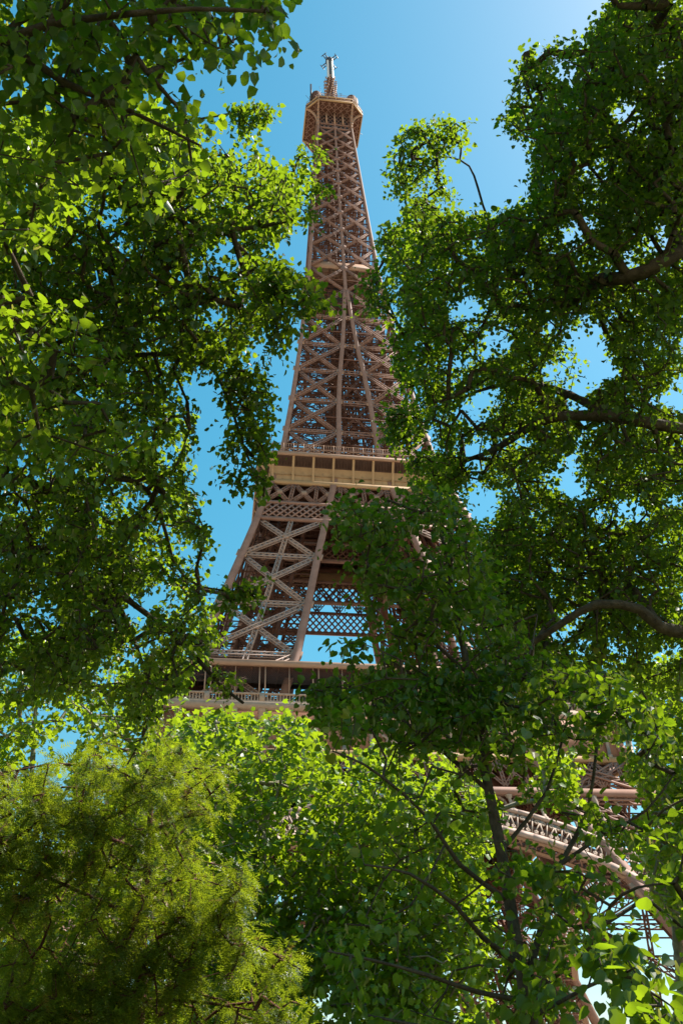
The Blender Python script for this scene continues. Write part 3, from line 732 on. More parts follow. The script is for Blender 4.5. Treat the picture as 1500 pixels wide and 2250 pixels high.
def spline(P, step=0.2):
    P = np.asarray(P, float); out = []
    E = np.vstack([2*P[0]-P[1], P, 2*P[-1]-P[-2]])
    for i in range(1, len(E)-2):
        n = max(2, int(np.linalg.norm(E[i+1]-E[i])/step)); t = np.linspace(0, 1, n, endpoint=False)[:, None]
        a, b, c, d = E[i-1], E[i], E[i+1], E[i+2]
        out.append(0.5*((2*b)+(c-a)*t+(2*a-5*b+4*c-d)*t*t+(-a+3*b-3*c+d)*t**3))
    return np.vstack(out+[P[-1:]])
def tube(P, r0, r1, sides=9, rough=0.08):
    """tapered limb along a path"""
    n = len(P); D = np.gradient(P, axis=0); D = nz(D); rad = r0+(r1-r0)*np.linspace(0, 1, n)**0.8
    T = np.zeros_like(P); a = np.array([0.3, 0.2, 0.93]); T[0] = nz(np.cross(D[0], a))
    for i in range(1, n): T[i] = nz(T[i-1]-D[i]*np.dot(T[i-1], D[i]))
    B = np.cross(D, T); th = np.linspace(0, 2*math.pi, sides+1)[:-1]
    rr = rad[:, None]*(1+rng.normal(0, rough, (n, sides)))
    return MB().loft(P[:, None]+rr[..., None]*(np.cos(th)[None, :, None]*T[:, None]+np.sin(th)[None, :, None]*B[:, None]))

# --- leaf shapes: x across, y along, z along the normal; unit length
def heart():
    h = [(0.24, -0.04), (0.45, 0.14), (0.50, 0.40), (0.36, 0.70), (0.12, 0.93)]
    V = [(0, 0.06, 0), (0, 1.06, -0.16)]; 
    for s in (1, -1): V += [(s*x, y, 0.24*x-0.10*y*y) for x, y in h]
    return np.array(V, float), [np.array([[0, 2, 3, 4, 5, 6, 1], [1, 11, 10, 9, 8, 7, 0]])]
def heart_far():
    h = [(0.44, 0.10), (0.42, 0.58)]
    V = [(0, 0.05, 0), (0, 1.06, -0.16)]
    for s in (1, -1): V += [(s*x, y, 0.24*x-0.10*y*y) for x, y in h]
    return np.array(V, float), [np.array([[0, 2, 3, 1], [1, 5, 4, 0]])]
def maple():
    b = [(0.0, 0.0), (0.22, -0.03), (0.56, 0.10), (0.36, 0.28), (0.60, 0.62), (0.26, 0.58), (0.0, 1.05)]
    b = b+[(-x, y) for x, y in b[-2:0:-1]]
    V = [(0, 0.3, 0.0)]+[(x, y, 0.22*abs(x)-0.12*y*y) for x, y in b]; n = len(b)
    return np.array(V, float), [np.array([[0, 1+i, 1+(i+1) % n] for i in range(n)])]
def maple_far():
    b = [(0.0, 0.0), (0.52, 0.08), (0.33, 0.30), (0.54, 0.64), (0.0, 1.05), (-0.54, 0.64), (-0.33, 0.30), (-0.52, 0.08)]
    V = [(x, y, 0.22*abs(x)-0.12*y*y) for x, y in b]
    return np.array(V, float), [np.array([[0, 1, 2, 6], [2, 3, 4, 6]]), np.array([[0, 6, 7], [4, 5, 6]])]
def strip():
    V = [(0.06, 0, 0), (0.15, 0.5, 0.05), (0.05, 1.0, -0.1), (-0.05, 1.0, -0.1), (-0.15, 0.5, 0.05), (-0.06, 0, 0)]
    return np.array(V, float), [np.array([[0, 1, 4, 5], [1, 2, 3, 4]])]
def yewshoot(n=6):
    V, F = [], []
    V += [(-0.012, 0, 0), (0.012, 0, 0), (0.0, 1.0, -0.06)]; F.append((0, 1, 2))
    for i in range(n):
        y = 0.06+0.9*i/(n-1); L = 0.30*(1-0.55*(y-0.3)**2-(0.25 if y > 0.85 else 0))
        for s in (1, -1):
            b = len(V); z = -0.06*y+0.04*math.sin(i*2.1+s)
            V += [(0, y-0.04, z), (0, y+0.06, z), (s*L, y+0.17, z+0.05*math.cos(i*3.3))]; F.append((b, b+1, b+2))
    return np.array(V, float), [np.array(F)]
def place(tpl, P, A, N, S):
    """copies of a leaf: base P, axis A, normal N, size S"""
    V, F = tpl; X = nz(np.cross(A, N)); Z = nz(np.cross(X, A)); k = len(V)
    W_ = P[:, None]+S[:, None, None]*(V[None, :, :1]*X[:, None]+V[None, :, 1:2]*A[:, None]+V[None, :, 2:]*Z[:, None])
    Fo = [(np.arange(len(P))[:, None, None]*k+f[None]).reshape(-1, f.shape[1]) for f in F]
    return W_.reshape(-1, 3), Fo, X, Z

class Tree:
    def __init__(s, name, label, base, bark, group='park trees around the tower'):
        s.root = thing(name, label, 'tree', tuple(base), group); s.base = np.array(base, float); s.bark = bark
        s.N = []; s.par = []; s.tw = []; s.sprays = []
    def limb(s, pts, r0, r1, name='limb', step=0.2):
        P = spline(pts, step); tube(P-s.base, r0, r1).build(name, s.bark, s.root, smooth=True)
        n0 = len(s.N); s.N += list(P); s.par += [-1]+list(range(n0, n0+len(P)-1)); s.fixed = len(s.N); return s
    def grow(s, T, seg=0.3, max_len=3.0):
        """join every shoot to the nearest wood that already exists"""
        lim = np.array(s.N); d = np.array([np.min(np.sum((lim-t)**2, 1)) for t in T]); T = T[np.argsort(d)]
        cap = len(s.N)+len(T)*8; A = np.zeros((cap, 3)); A[:len(s.N)] = s.N; par = list(s.par); n = len(s.N)
        cd_ = np.sqrt(np.sum((A[:n]-CAM)**2, 1))
        ends = []; dirs = []
        for t in T:
            i = int(np.argmin(np.sum((A[:n]-t)**2, 1))); p = A[i]; L = np.linalg.norm(t-p); k = int(min(6, max(1, round(L/seg))))
            prev = i; off = rng.normal(0, 0.07*L, 3)+np.array([0, 0, 0.06*L])
            for j in range(1, k+1):
                f = j/k; q = p+(t-p)*f+off*math.sin(f*math.pi); A[n] = q; par.append(prev); prev = n; n += 1
            ends.append(prev); dirs.append(t-p if L > 1e-3 else rng.normal(0, 1, 3))
        s.N = list(A[:n]); s.par = par
        s.ends = np.array(ends); s.dirs = nz(np.array(dirs)); return s
    def twigs(s, r_tip=0.004, mx=0.05, pw=0.5):
        N = np.array(s.N); par = np.array(s.par); cnt = np.zeros(len(N)); cnt[s.ends] += 1
        for i in range(len(N)-1, s.fixed-1, -1):
            if par[i] >= 0: cnt[par[i]] += cnt[i]
        idx = np.arange(s.fixed, len(N)); idx = idx[par[idx] >= 0]
        r = np.minimum(mx, r_tip*np.maximum(cnt, 1)**pw); r0 = np.minimum(r[par[idx]], r[idx]*1.5)
        V, F = frusta(N[par[idx]]-s.base, N[idx]-s.base, r0, r[idx])
        obj('twigs', mesh('twigs', V, F, smooth=True), s.bark, s.root, kind='stuff')
    def leaves(s, tpl, size, per, shoot, material, single, nsingle=300, droop=0.5, name='leaf', jit=0.22, flat=0.55, tip=0.2, bract=0.0, szone=None, far=None):
        E = np.array(s.N)[s.ends]; m_ = len(E)
        D = nz(s.dirs*0.8+rng.normal(0, 0.5, (m_, 3))+np.array([0, 0, -droop*0.45]))
        T, B = frames(D)
        side = nz(np.cross(D, np.array([[0, 0, 1.0]]))+1e-6)
        hs_ = np.clip(rng.normal(0.42, 0.26, m_), 0, 0.93)
        Pl, Al, Nl, Sl, Hl, Ql = [], [], [], [], [], []
        L = shoot*rng.uniform(0.7, 1.3, m_)
        for q in range(per):
            f = (q+0.5)/per; sg = 1 if q % 2 else -1
            P = E+D*(L*(f-0.55))[:, None]+rng.normal(0, 0.012+0.03*shoot, (m_, 3))
            P[:, 2] -= droop*0.25*L*f*f
            A = nz(D*rng.uniform(0.1, 0.8, (m_, 1))+side*sg*rng.uniform(0.3, 1.0, (m_, 1))+np.array([0, 0, -droop])*rng.uniform(0.3, 1.3, (m_, 1))+rng.normal(0, 0.25, (m_, 3)))
            Nn = nz(np.array([[0, 0, 1.0]])*flat+rng.normal(0, 0.45, (m_, 3))+side*sg*-0.1)
            Nn = nz(Nn-A*np.sum(A*Nn, 1, keepdims=True))
            keep = rng.uniform(0, 1, m_) > 0.08
            Pl.append((P+A*0.35*size)[keep]); Al.append(A[keep]); Nl.append(Nn[keep]); Sl.append((size*np.clip(rng.normal(1, jit, m_), 0.45, 1.6))[keep]); Hl.append(np.clip(hs_+rng.normal(0, 0.16, m_), 0, 1)[keep])
        P, A, N, Sz, H = map(np.concatenate, (Pl, Al, Nl, Sl, Hl))
        if szone: Sz = Sz*np.interp(np.linalg.norm(P-CAM, axis=1), *szone)
        # the nearest leaves in view are single objects
        rel = P-CAM; dep = rel@FW; uu = 750+FPX*(rel@RT)/dep; vv = 1125-FPX*(rel@UP)/dep
        key = np.where((uu > 0) & (uu < 1500) & (vv > 0) & (vv < 2250) & (dep > 0.3), dep/Sz, 1e9)
        o_ = np.argsort(key); sing, rest = o_[:nsingle], o_[nsingle:]
        ft = far or tpl; V, F, X, Z = place(ft, P[rest]-s.base, A[rest], N[rest], Sz[rest])
        obj('crown', mesh('crown', V, F, attr=np.repeat(H[rest], len(ft[0]))), material, s.root, kind='stuff')
        if nsingle:
            me = mesh(name, tpl[0], tpl[1]); me.materials.append(single)
            X = nz(np.cross(A[sing], N[sing])); Z = nz(np.cross(X, A[sing]))
            for j, q in enumerate(sing):
                lo = bpy.data.objects.new(name, me); COL.objects.link(lo); lo.parent = s.root
                M4 = np.eye(4); M4[:3, 0] = X[j]*Sz[q]; M4[:3, 1] = A[q]*Sz[q]; M4[:3, 2] = Z[j]*Sz[q]; M4[:3, 3] = P[q]-s.base
                lo.matrix_local = Matrix(M4.tolist())
        if bract:
            n = int(len(P)*bract); q = rng.choice(len(P), n)
            A2 = nz(rng.normal(0, 0.35, (n, 3))+np.array([0, 0, -1.0])); N2 = rng.normal(0, 1, (n, 3)); N2 = nz(N2-A2*np.sum(A2*N2, 1, keepdims=True))
            V, F, _, _ = place(strip(), P[q]-s.base+rng.normal(0, .02, (n, 3)), A2, N2, size*rng.uniform(0.7, 1.15, n))
            obj('bracts', mesh('bracts', V, F, attr=np.repeat(rng.uniform(0, 1, n), 6)), BRACT, s.root, kind='stuff', label='pale hanging flower bracts')
        return s

HEART, HEARTF, MAPLE, MAPLEF, YEWS = heart(), heart_far(), maple(), maple_far(), yewshoot()
def gnd(u, v, d):
    p = W(u, v, d); return np.array([p[0], p[1], 0.0])

# ---- the left linden: long boughs from a trunk beyond the left edge
b = gnd(-560, 1500, 10.5)
t = Tree('linden_tree', 'large linden with long leafy boughs reaching in from the left edge towards the tower', b, BARK)
fork = W(-480, 1150, 10.6)
t.limb([b-[0, 0, 0.2], b+[0.05, 0.1, 1.6], fork, W(-430, 800, 11.0), W(-380, 420, 11.8), W(-300, 60, 12.6)], 0.30, 0.10, 'trunk')
t.limb([fork, W(-220, 1050, 10.2), W(0, 1050, 9.6), W(110, 1080, 9.3), W(190, 1150, 9.1), W(235, 1255, 8.9), W(290, 1325, 8.7), W(390, 1400, 8.5), W(480, 1500, 8.3), W(535, 1545, 8.2)], 0.10, 0.012)
t.limb([W(-430, 800, 11.0), W(-200, 760, 10.4), W(0, 720, 10), W(200, 640, 9.8), W(330, 570, 9.8), W(450, 500, 10), W(600, 430, 10.2)], 0.085, 0.012)
t.limb([W(-430, 850, 11.0), W(-150, 860, 9.6), W(100, 830, 8.8), W(300, 780, 8.4), W(440, 790, 8.2), W(495, 860, 8.1), W(535, 980, 8.0), W(580, 1090, 7.9)], 0.07, 0.008)
t.limb([W(190, 1150, 9.1), W(240, 1280, 9.2), W(300, 1420, 9.1), W(335, 1560, 9.0), W(280, 1680, 8.9)], 0.04, 0.008)
t.limb([W(-380, 420, 11.8), W(-100, 380, 11), W(200, 320, 10.5), W(400, 270, 10.2), W(560, 240, 10)], 0.06, 0.009)
t.limb([W(0, 720, 10), W(300, 690, 8.6), W(560, 650, 7.6), W(720, 680, 7.2)], 0.045, 0.007)
t.limb([W(110, 1080, 9.3), W(280, 1050, 8.8), W(350, 1120, 8.7), W(380, 1230, 8.6), W(440, 1290, 8.5), W(560, 1300, 8.3)], 0.04, 0.006)
holesB = [[(215, 440), (270, 445), (280, 495), (230, 500)], [(195, 585), (235, 580), (240, 625), (200, 630)], [(300, 1270), (400, 1285), (390, 1345), (310, 1320)],
          [(415, 850), (475, 870), (470, 1130), (440, 1100), (430, 980)], [(425, 300), (450, 300), (450, 330), (425, 330)], [(250, 1400), (330, 1420), (300, 1470), (260, 1460)]]
T = [fill([(-60, 250), (450, 230), (480, 330), (560, 330), (640, 400), (650, 480), (560, 560), (640, 620), (600, 700), (530, 760), (470, 790), (440, 860), (415, 960), (410, 1080), (460, 1180), (440, 1250), (470, 1400), (440, 1450), (400, 1500), (300, 1560), (150, 1520), (-60, 1540)], 4700, 7.2, 11.2, holesB, 75, -0.55, 1),
     fill([(-60, 1000), (200, 1050), (380, 1150), (400, 1240), (250, 1330), (330, 1430), (150, 1480), (-60, 1450)], 600, 8.5, 11, (), 90, -1.5),
     fill([(505, 225), (600, 235), (595, 275), (520, 300)], 34, 9.6, 10.2, (), 60, -3),
     fill([(640, 320), (700, 310), (715, 420), (700, 480), (650, 500)], 38, 9.8, 10.6, (), 60, -3),
     fill([(530, 610), (650, 590), (720, 660), (725, 700), (640, 690), (560, 670)], 70, 6.8, 7.6, (), 60, -3),
     fill([(590, 690), (635, 690), (625, 760), (600, 770)], 16, 7.0, 7.6, (), 60, -3),
     fill([(480, 800), (560, 780), (600, 870), (580, 960), (595, 1000), (570, 1030), (595, 1090), (560, 1100), (500, 1060), (480, 960), (500, 900)], 130, 7.6, 8.4, (), 60, -1.0),
     fill([(480, 1290), (570, 1285), (575, 1315), (500, 1330)], 26, 8.0, 8.6, (), 60, -3),
     fill([(440, 1440), (520, 1480), (540, 1540), (490, 1530)], 9, 8.0, 8.6, (), 60, -3),
     fill([(280, 1500), (350, 1480), (350, 1640), (290, 1680)], 30, 8.8, 9.2, (), 60, -3),
     fill([(-700, -300), (-60, -300), (-60, 1600), (-700, 1600)], 800, 8, 13, (), 150, -0.8)]
t.grow(np.concatenate(T), 0.3); t.twigs(0.0035, 0.03); t.leaves(HEART, 0.045, 13, 0.32, LINDEN, LINDEN1, 300, bract=0.28, far=HEARTF, jit=0.28)

# ---- near linden whose low boughs hang in at the top left corner
b = gnd(-900, 1300, 6.0)
t = Tree('linden_tree', 'near linden with big dark leaves overhanging the top left corner', b, BARK)
fork = W(-700, 700, 6.2)
t.limb([b-[0, 0, 0.2], b+[0.1, 0, 1.5], fork, W(-560, 300, 6.6), W(-420, 0, 7.2), W(-250, -300, 8.4)], 0.2, 0.07, 'trunk')
t.limb([W(-560, 300, 6.6), W(-250, 190, 5.4), W(0, 95, 4.7), W(110, 55, 4.5), W(250, 35, 4.3), W(420, 20, 4.1), W(580, 25, 4.0)], 0.05, 0.006)
t.limb([W(-250, 190, 5.4), W(0, 110, 4.9), W(140, 180, 4.7), W(300, 250, 4.6), W(440, 320, 4.5)], 0.035, 0.005)
t.limb([W(-700, 700, 6.2), W(-300, 660, 5.6), W(0, 680, 5.2), W(120, 770, 5.1), W(240, 790, 5.0)], 0.035, 0.005)
T = [fill([(-60, -60), (560, -60), (590, 30), (540, 90), (450, 140), (420, 220), (460, 340), (380, 420), (200, 400), (80, 520), (-60, 560)], 330, 4.2, 6.3, (), 80, -0.5, 3),
     fill([(-60, 600), (150, 680), (260, 780), (150, 860), (-60, 860)], 46, 4.8, 5.5, (), 80, -0.8, 4),
     fill([(560, 0), (630, 10), (610, 60), (570, 70)], 7, 3.9, 4.2, (), 60, -3),
     fill([(-60, 850), (200, 870), (330, 930), (300, 1040), (100, 1010), (-60, 1060)], 60, 5.2, 6.2, (), 80, -0.8, 5),
     fill([(-900, -800), (500, -800), (600, -80), (-80, -60), (-80, 800), (-900, 800)], 1100, 4.5, 9.5, (), 150, -1.0)]  # unseen crown beyond the view, added to keep the near leaves in shade
t.grow(np.concatenate(T), 0.25); t.twigs(0.003, 0.02); t.leaves(HEART, 0.047, 13, 0.32, LINDEN, LINDEN1, 300, bract=0.25, jit=0.28, far=HEARTF)

# ---- the right linden: heavy crooked boughs from the right edge
b = gnd(2050, 1500, 13.5)
t = Tree('linden_tree', 'big dark linden with crooked boughs filling the upper right', b, BARK)
f1 = W(1950, 1450, 13.3); f2 = W(1850, 1000, 13.6); f3 = W(1720, 560, 14.0)
t.limb([b-[0, 0, 0.2], b+[0, 0.1, 1.8], f1, f2, f3, W(1600, 150, 14.6), W(1480, -250, 15.4)], 0.36, 0.10, 'trunk')
t.limb([f1, W(1720, 1400, 11.0), W(1560, 1395, 9.4), W(1450, 1378, 8.9), W(1405, 1338, 8.8), W(1310, 1328, 8.8), W(1230, 1372, 8.8), W(1130, 1440, 8.9)], 0.15, 0.03)
t.limb([f3, W(1600, 520, 11.4), W(1495, 552, 9.6), W(1420, 595, 9.3), W(1330, 615, 9.5), W(1210, 605, 10.6), W(1080, 580, 12.6), W(950, 520, 12.6), W(860, 510, 12.5)], 0.14, 0.015)
t.limb([f2, W(1650, 960, 11.0), W(1480, 940, 9.6), W(1350, 915, 9.4), W(1230, 915, 9.4), W(1170, 935, 9.6), W(1090, 985, 10.6), W(1040, 1005, 12), W(1000, 1010, 12)], 0.12, 0.02)
t.limb([W(1495, 552, 9.6), W(1450, 430, 11.0), W(1370, 320, 12.4), W(1270, 210, 12.2), W(1170, 140, 12)], 0.07, 0.01)
t.limb([W(1330, 615, 9.5), W(1200, 700, 11.0), W(1160, 740, 12), W(1050, 705, 12), W(960, 720, 12)], 0.06, 0.012)
t.limb([W(1350, 915, 9.4), W(1200, 850, 10.8), W(1080, 850, 11.6), W(980, 890, 11.6), W(880, 930, 11.5)], 0.06, 0.01)
t.limb([W(1210, 605, 10.6), W(1130, 565, 11.6), W(1075, 490, 12.3), W(1050, 415, 12.3), W(1030, 365, 12.3), W(985, 345, 12.3), W(930, 350, 12.2)], 0.028, 0.008)
t.limb([W(1450, 1378, 8.9), W(1350, 1250, 10.0), W(1240, 1180, 11.2), W(1120, 1190, 11)], 0.05, 0.01)
t.limb([W(1600, 150, 14.6), W(1520, 120, 13.6), W(1450, 60, 13.1), W(1380, 20, 12.9)], 0.06, 0.01)
holesC = [[(1070, 290), (1150, 330), (1150, 420), (1090, 430), (1060, 350)], [(995, 1075), (1090, 1075), (1095, 1155), (1050, 1150), (1010, 1130)], [(1030, 1000), (1075, 1010), (1060, 1040), (1025, 1030)],
          [(1100, 1225), (1170, 1235), (1160, 1275), (1110, 1270)], [(1340, 1085), (1410, 1085), (1420, 1140), (1360, 1160)], [(1250, 1405), (1300, 1400), (1290, 1440), (1250, 1440)], [(1320, 1400), (1390, 1400), (1390, 1440), (1330, 1440)],
          [(1040, 835), (1100, 850), (1095, 885), (1050, 890)], [(1160, 270), (1180, 270), (1180, 300)], [(1040, 650), (1075, 650), (1075, 700), (1045, 700)], [(1180, 690), (1220, 690), (1220, 740), (1185, 735)]]
T = [fill([(1355, -40), (1560, -40), (1560, 1520), (1330, 1500), (1150, 1480), (1060, 1300), (1080, 1160), (1110, 1080), (1060, 1050), (960, 1030), (900, 960), (920, 860), (890, 780), (880, 650), (850, 560), (870, 500), (900, 440), (1060, 480), (1170, 450), (1170, 310), (1090, 260), (1160, 200), (1210, 130), (1300, 80)], 8000, 9.0, 13.8, holesC, 70, -0.5, 7),
     fill([(880, 280), (960, 265), (1030, 275), (1030, 310), (960, 360), (1000, 440), (920, 460), (870, 440), (850, 380)], 150, 11.4, 12.6, (), 60, -0.9, 8),
     fill([(830, 500), (870, 500), (870, 600), (835, 570)], 34, 11.8, 12.6, (), 60, -2),
     fill([(785, 610), (850, 600), (860, 690), (800, 700)], 50, 11.2, 12.0, (), 60, -2),
     fill([(840, 895), (910, 890), (910, 980), (850, 980)], 60, 10.8, 11.6, (), 60, -2),
     fill([(1150, 120), (1210, 95), (1230, 200), (1090, 260), (1130, 190)], 60, 11, 12.2, (), 60, -2),
     fill([(890, 1000), (1010, 1000), (1030, 1050), (1000, 1090), (950, 1080), (900, 1060)], 120, 10, 12, (), 60, -2),
     fill([(1040, 1160), (1120, 1120), (1190, 1300), (1170, 1490), (1080, 1430), (1050, 1300)], 330, 9.5, 12, (), 60, -1.2),
     fill([(850, 700), (900, 720), (910, 850), (880, 860)], 60, 11, 12.2, (), 60, -2),
     fill([(1560, -100), (2000, -100), (2100, 500), (2050, 1700), (1560, 1700)], 2300, 10, 14.5, (), 160, -0.8),  # unseen crown past the right edge, added to shade the young linden
     fill([(800, -700), (1700, -700), (1600, -60), (1330, -60), (900, -150)], 1200, 8.5, 13, (), 150, -1.0)]  # unseen overhead boughs, added to block sun from the near linden
t.grow(np.concatenate(T), 0.32); t.twigs(0.004, 0.05); t.leaves(HEART, 0.046, 13, 0.36, LINDEN, LINDEN1, 300, bract=0.12, far=HEARTF, jit=0.28)

# ---- the young linden in the foreground
b = gnd(1172, 2300, 4.95)
t = Tree('young_linden_tree', 'slender young linden in front of the arch, dark trunk and big backlit leaves', b, BARK)
tr = [b-[0, 0, 0.1], b+[0, 0, 1.0], W(1165, 2250, 4.95), W(1130, 2050, 5.0), W(1100, 1870, 5.15), W(1075, 1740, 5.3), W(1050, 1620, 5.5), W(1028, 1480, 5.8), W(1000, 1330, 6.2), W(975, 1200, 6.6), W(950, 1100, 7.0)]
t.limb(tr, 0.062, 0.010, 'trunk', 0.15)
t.limb([W(1118, 1980, 5.05), W(1010, 1900, 4.9), W(950, 1810, 4.8), W(880, 1740, 4.7), W(800, 1680, 4.6), W(730, 1650, 4.5)], 0.0158, 0.004)
t.limb([W(1140, 2120, 5.0), W(1060, 2060, 4.8), W(1000, 1990, 4.6), W(900, 1920, 4.4), W(800, 1900, 4.3)], 0.0173, 0.004)
t.limb([W(1150, 2180, 4.95), W(1200, 2000, 5.1), W(1230, 1900, 5.2), W(1290, 1780, 5.4), W(1310, 1640, 5.6), W(1330, 1480, 5.9)], 0.0216, 0.005)
t.limb([W(1230, 1900, 5.2), W(1330, 1830, 5.2), W(1420, 1780, 5.3), W(1480, 1700, 5.4)], 0.0115, 0.004)
t.limb([W(1200, 2160, 5.0), W(1300, 2080, 4.7), W(1340, 1990, 4.5), W(1400, 1950, 4.4), W(1480, 1940, 4.3)], 0.0115, 0.004)
t.limb([W(1160, 2240, 4.95), W(1250, 2190, 4.2), W(1330, 2150, 3.7), W(1390, 2150, 3.5), W(1450, 2210, 3.3)], 0.0115, 0.003)
t.limb([W(1155, 2200, 4.95), W(1050, 2180, 4.6), W(930, 2140, 4.4), W(820, 2110, 4.3), W(720, 2090, 4.2)], 0.0144, 0.004)
t.limb([W(1075, 1740, 5.3), W(960, 1640, 5.3), W(880, 1580, 5.4), W(800, 1520, 5.5), W(710, 1510, 5.6)], 0.0144, 0.004)
t.limb([W(1028, 1480, 5.8), W(920, 1380, 6.0), W(840, 1280, 6.2), W(770, 1180, 6.5)], 0.0130, 0.004)
t.limb([W(1050, 1620, 5.5), W(1150, 1480, 5.9), W(1180, 1350, 6.3)], 0.0130, 0.004)
t.limb([W(1100, 1870, 5.15), W(1200, 1740, 5.4), W(1240, 1600, 5.6), W(1260, 1520, 5.8)], 0.0130, 0.004)
t.limb([W(960, 1500, 5.6), W(880, 1450, 5.2), W(800, 1415, 5.0)], 0.0058, 0.003)
t.limb([W(1165, 2250, 4.95), W(1040, 2270, 4.6), W(900, 2250, 4.3), W(760, 2220, 4.2)], 0.0144, 0.004)
holesD = [[(1080, 1760), (1240, 1790), (1400, 1880), (1380, 1920), (1200, 1870), (1100, 1820)], [(1210, 1640), (1390, 1650), (1390, 1800), (1240, 1760)], [(1330, 2020), (1500, 2100), (1500, 2250), (1340, 2120)],
          [(1180, 1930), (1420, 2000), (1330, 2120), (1250, 2250), (1180, 2250)]]
T = [fill([(750, 1080), (850, 1085), (920, 1060), (1010, 1100), (1050, 1180), (1080, 1300), (1150, 1400), (1190, 1500), (1180, 1560), (1000, 1600), (850, 1560), (730, 1540), (800, 1480), (870, 1420), (800, 1330), (755, 1270), (735, 1150)], 720, 5.3, 7.0, (), 80, -0.7, 11),
     fill([(720, 1560), (900, 1560), (1180, 1560), (1200, 1650), (1100, 1760), (1060, 1960), (1100, 2250), (900, 2250), (860, 2100), (720, 2060), (700, 1960), (780, 1900), (720, 1800), (700, 1680)], 70, 4.2, 5.9, holesD, 90, -0.15, 12),
     fill([(1180, 1440), (1400, 1480), (1460, 1600), (1480, 1760), (1420, 1850), (1280, 1840), (1140, 1720), (1180, 1600)], 165, 4.8, 6.2, holesD, 80, -0.3, 13),
     fill([(1100, 1840), (1300, 1900), (1450, 1950), (1330, 2050), (1240, 2120), (1200, 2250), (1050, 2250), (1060, 2000)], 85, 4.3, 5.4, (), 80, -0.6, 14),
     fill([(1280, 2080), (1350, 2040), (1420, 2100), (1440, 2140), (1380, 2180), (1300, 2150)], 16, 3.4, 3.9, (), 60, -3),
     fill([(1370, 2180), (1480, 2190), (1500, 2240), (1420, 2250)], 9, 3.2, 3.5, (), 60, -3),
     fill([(700, 2060), (800, 2070), (820, 2240), (700, 2230)], 12, 4.1, 4.5, (), 60, -3),
     fill([(735, 1405), (800, 1405), (830, 1440), (800, 1450), (750, 1425)], 6, 4.9, 5.2, (), 60, -3),
     fill([(690, 1500), (800, 1490), (1000, 1480), (1180, 1540), (1150, 1660), (900, 1640), (720, 1620)], 180, 4.9, 6.0, (), 70, -1.0, 17),
     fill([(670, 1490), (700, 1490), (740, 1560), (680, 1560)], 14, 5.4, 5.8, (), 60, -3),
     fill([(1480, 1700), (1700, 1700), (1700, 2250), (1500, 2250)], 60, 4.2, 5.5, (), 100, -1)]
t.grow(np.concatenate(T), 0.2); t.twigs(0.0025, 0.014); t.leaves(HEART, 0.045, 12, 0.28, LINDEN, LINDEN1, 300, bract=0.22, droop=0.45, jit=0.28, szone=([4.0, 5.2, 6.8], [1.0, 0.85, 0.72]))

# ---- the plane tree between the camera and the tower
b = gnd(640, 2250, 27)
t = Tree('plane_tree', 'sunlit plane tree with pale mottled boughs below the first floor gallery', b, BARKP)
h = lambda u, v, d: CAM+ray(u, v)*d/np.linalg.norm(ray(u, v)[:2])
t.limb([b-[0, 0, 0.3], b+[0, 0, 2.5], h(650, 2160, 27), h(665, 2070, 27), h(700, 2010, 27), h(750, 1960, 26.8), h(790, 1890, 26.6), h(800, 1780, 26.6), h(790, 1680, 26.8)], 0.34, 0.05, 'trunk')
t.limb([b+[0, 0, 2.5], h(560, 2110, 26.5), h(575, 2030, 26.3), h(625, 1985, 26.2), h(700, 1965, 26), h(760, 1955, 26)], 0.2, 0.05)
t.limb([h(575, 2030, 26.3), h(560, 1900, 26), h(590, 1780, 26), h(610, 1650, 26), h(620, 1580, 26)], 0.14, 0.03)
t.limb([h(560, 1900, 26), h(500, 1780, 26.3), h(480, 1650, 26.6), h(490, 1570, 27)], 0.09, 0.02)
t.limb([h(700, 2010, 27), h(800, 2010, 25.5), h(880, 1960, 25), h(960, 1900, 25), h(1010, 1800, 25.5)], 0.14, 0.03)
t.limb([h(650, 2160, 27), h(780, 2110, 25.4), h(900, 2090, 25), h(1020, 2060, 25)], 0.12, 0.03)
T = [fill([(400, 1590), (470, 1560), (540, 1570), (575, 1610), (590, 1570), (640, 1555), (690, 1600), (720, 1680), (820, 1640), (930, 1600), (990, 1680), (1060, 1720), (1090, 1800), (1050, 1900), (1060, 1980), (1080, 2060), (1060, 2160), (1080, 2330), (420, 2330), (400, 1900), (380, 1700)], 4200, 22.5, 30, [[(570, 2110), (600, 2100), (590, 2140)], [(690, 2170), (740, 2160), (760, 2250), (680, 2250)]], 55, -0.75, 21, hd=True),
     fill([(1180, 1640), (1260, 1650), (1270, 1760), (1190, 1760)], 80, 26, 29, (), 50, -2, hd=True)]
t.grow(np.concatenate(T), 0.7); t.twigs(0.008, 0.09); t.leaves(MAPLE, 0.155, 9, 0.85, PLANEL, PLANEL1, 300, droop=0.35, bract=0, far=MAPLEF)

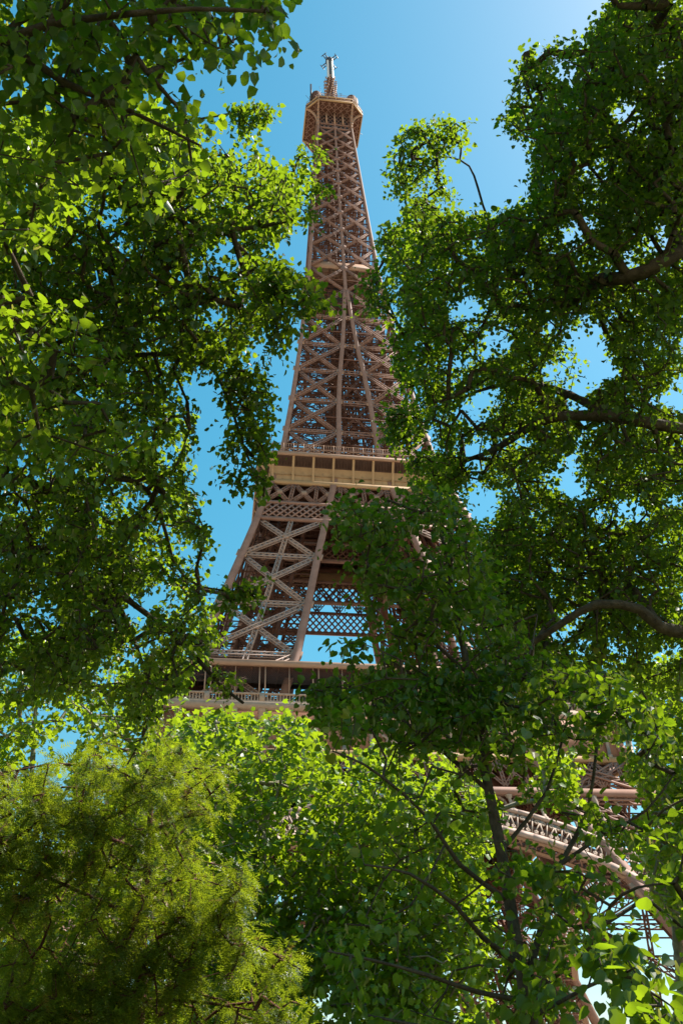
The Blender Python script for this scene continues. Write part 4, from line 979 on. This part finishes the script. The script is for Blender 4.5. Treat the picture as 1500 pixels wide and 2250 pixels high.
# ---- the yew at the lower left
b = gnd(305, 2250, 14)
t = Tree('yew_tree', 'feathery yellow-green yew with a reddish trunk filling the lower left', b, BARKY)
t.limb([b-[0, 0, 0.3], h(305, 2240, 14), h(310, 2100, 14), h(320, 1950, 14), h(330, 1800, 14), h(340, 1660, 14.1)], 0.2, 0.02, 'trunk')
for P in ([(315, 2020, 14), (200, 1970, 13.2), (80, 1920, 12.6), (-60, 1890, 12.2)], [(330, 1830, 14), (410, 1790, 13.5), (490, 1720, 13.2)], [(318, 1960, 14), (410, 1930, 13), (500, 1950, 12.6)],
          [(310, 2100, 14), (200, 2120, 13), (90, 2080, 12.5)], [(310, 2110, 14), (430, 2080, 12.8), (540, 2070, 12.2), (660, 2130, 11.9)], [(335, 1740, 14), (240, 1690, 13.6), (120, 1680, 13.2), (0, 1700, 13)],
          [(306, 2200, 14), (200, 2230, 12.6), (60, 2220, 12)], [(306, 2200, 14), (420, 2200, 12.6), (560, 2220, 12)], [(325, 1880, 14), (210, 1830, 13), (60, 1800, 12.6)], [(320, 1980, 14), (330, 2000, 12.8), (350, 2080, 12)]):
    t.limb([h(*p) for p in P], 0.045, 0.008)
yp = [(-60, 1720), (0, 1650), (40, 1700), (110, 1640), (160, 1690), (230, 1610), (270, 1660), (335, 1580), (370, 1650), (440, 1630), (450, 1690), (510, 1680), (510, 1780), (490, 1840), (545, 1890), (520, 1990), (540, 2050), (640, 2090), (690, 2150), (690, 2330), (-60, 2330)]
T = [fill(yp, 1350, 11.6, 13.0, (), 30, 0.8, 31, hd=True), fill(yp, 620, 13.0, 15.5, [[(20, 2200), (60, 2200), (60, 2240), (20, 2240)]], 60, -0.6, 32, hd=True)]
t.grow(np.concatenate(T), 0.35); t.twigs(0.005, 0.024); t.leaves(YEWS, 0.150, 12, 0.50, YEW, YEW, 0, droop=0.5, flat=1.3, jit=0.25)

# ---- trees further back
def back_tree(name, label, u, hd_, top, poly, n, size, boughs, seed, shoot=0.9):
    b = gnd(u, 2250, 1); d = b-[CAM[0], CAM[1], 0]; b = np.array([CAM[0], CAM[1], 0])+d/np.linalg.norm(d[:2])*hd_; b[2] = 0
    t = Tree(name, label, b, BARKP)
    t.limb([b-[0, 0, 0.3], b+[0, 0, 3], h(*top)], 0.3, 0.06, 'trunk')
    for P in boughs: t.limb([h(*p) for p in P], 0.12, 0.03)
    t.grow(fill(poly, n, hd_-3.5, hd_+3.5, (), 60, -0.7, seed, hd=True), 0.8); t.twigs(0.01, 0.09)
    t.leaves(MAPLE, size, 9, shoot, PLANEL, PLANEL1, 0, droop=0.35, far=MAPLEF)
back_tree('plane_tree', 'bright green plane tree behind the big linden at the right edge', 1480, 34, (1440, 1560, 34),
          [(1340, 1520), (1420, 1440), (1560, 1420), (1750, 1500), (1750, 2060), (1480, 2030), (1400, 1900), (1430, 1780), (1370, 1660)], 1300, 0.2,
          [[(1450, 1800, 34), (1400, 1700, 33), (1370, 1600, 33)], [(1450, 1850, 34), (1540, 1750, 33), (1600, 1650, 33)], [(1455, 1950, 34), (1430, 1960, 32), (1450, 1860, 31.5)]], 41)
back_tree('plane_tree', 'shaded green plane tree behind the yew at the left edge', 60, 32, (80, 1540, 32),
          [(-300, 1460), (0, 1390), (120, 1380), (220, 1440), (300, 1470), (400, 1540), (470, 1640), (470, 2330), (-300, 2330)], 2800, 0.19,
          [[(65, 1900, 32), (0, 1750, 31), (-60, 1620, 31)], [(65, 1850, 32), (160, 1720, 31), (230, 1620, 31)], [(62, 2050, 32), (200, 1960, 30), (330, 1900, 30)]], 42)
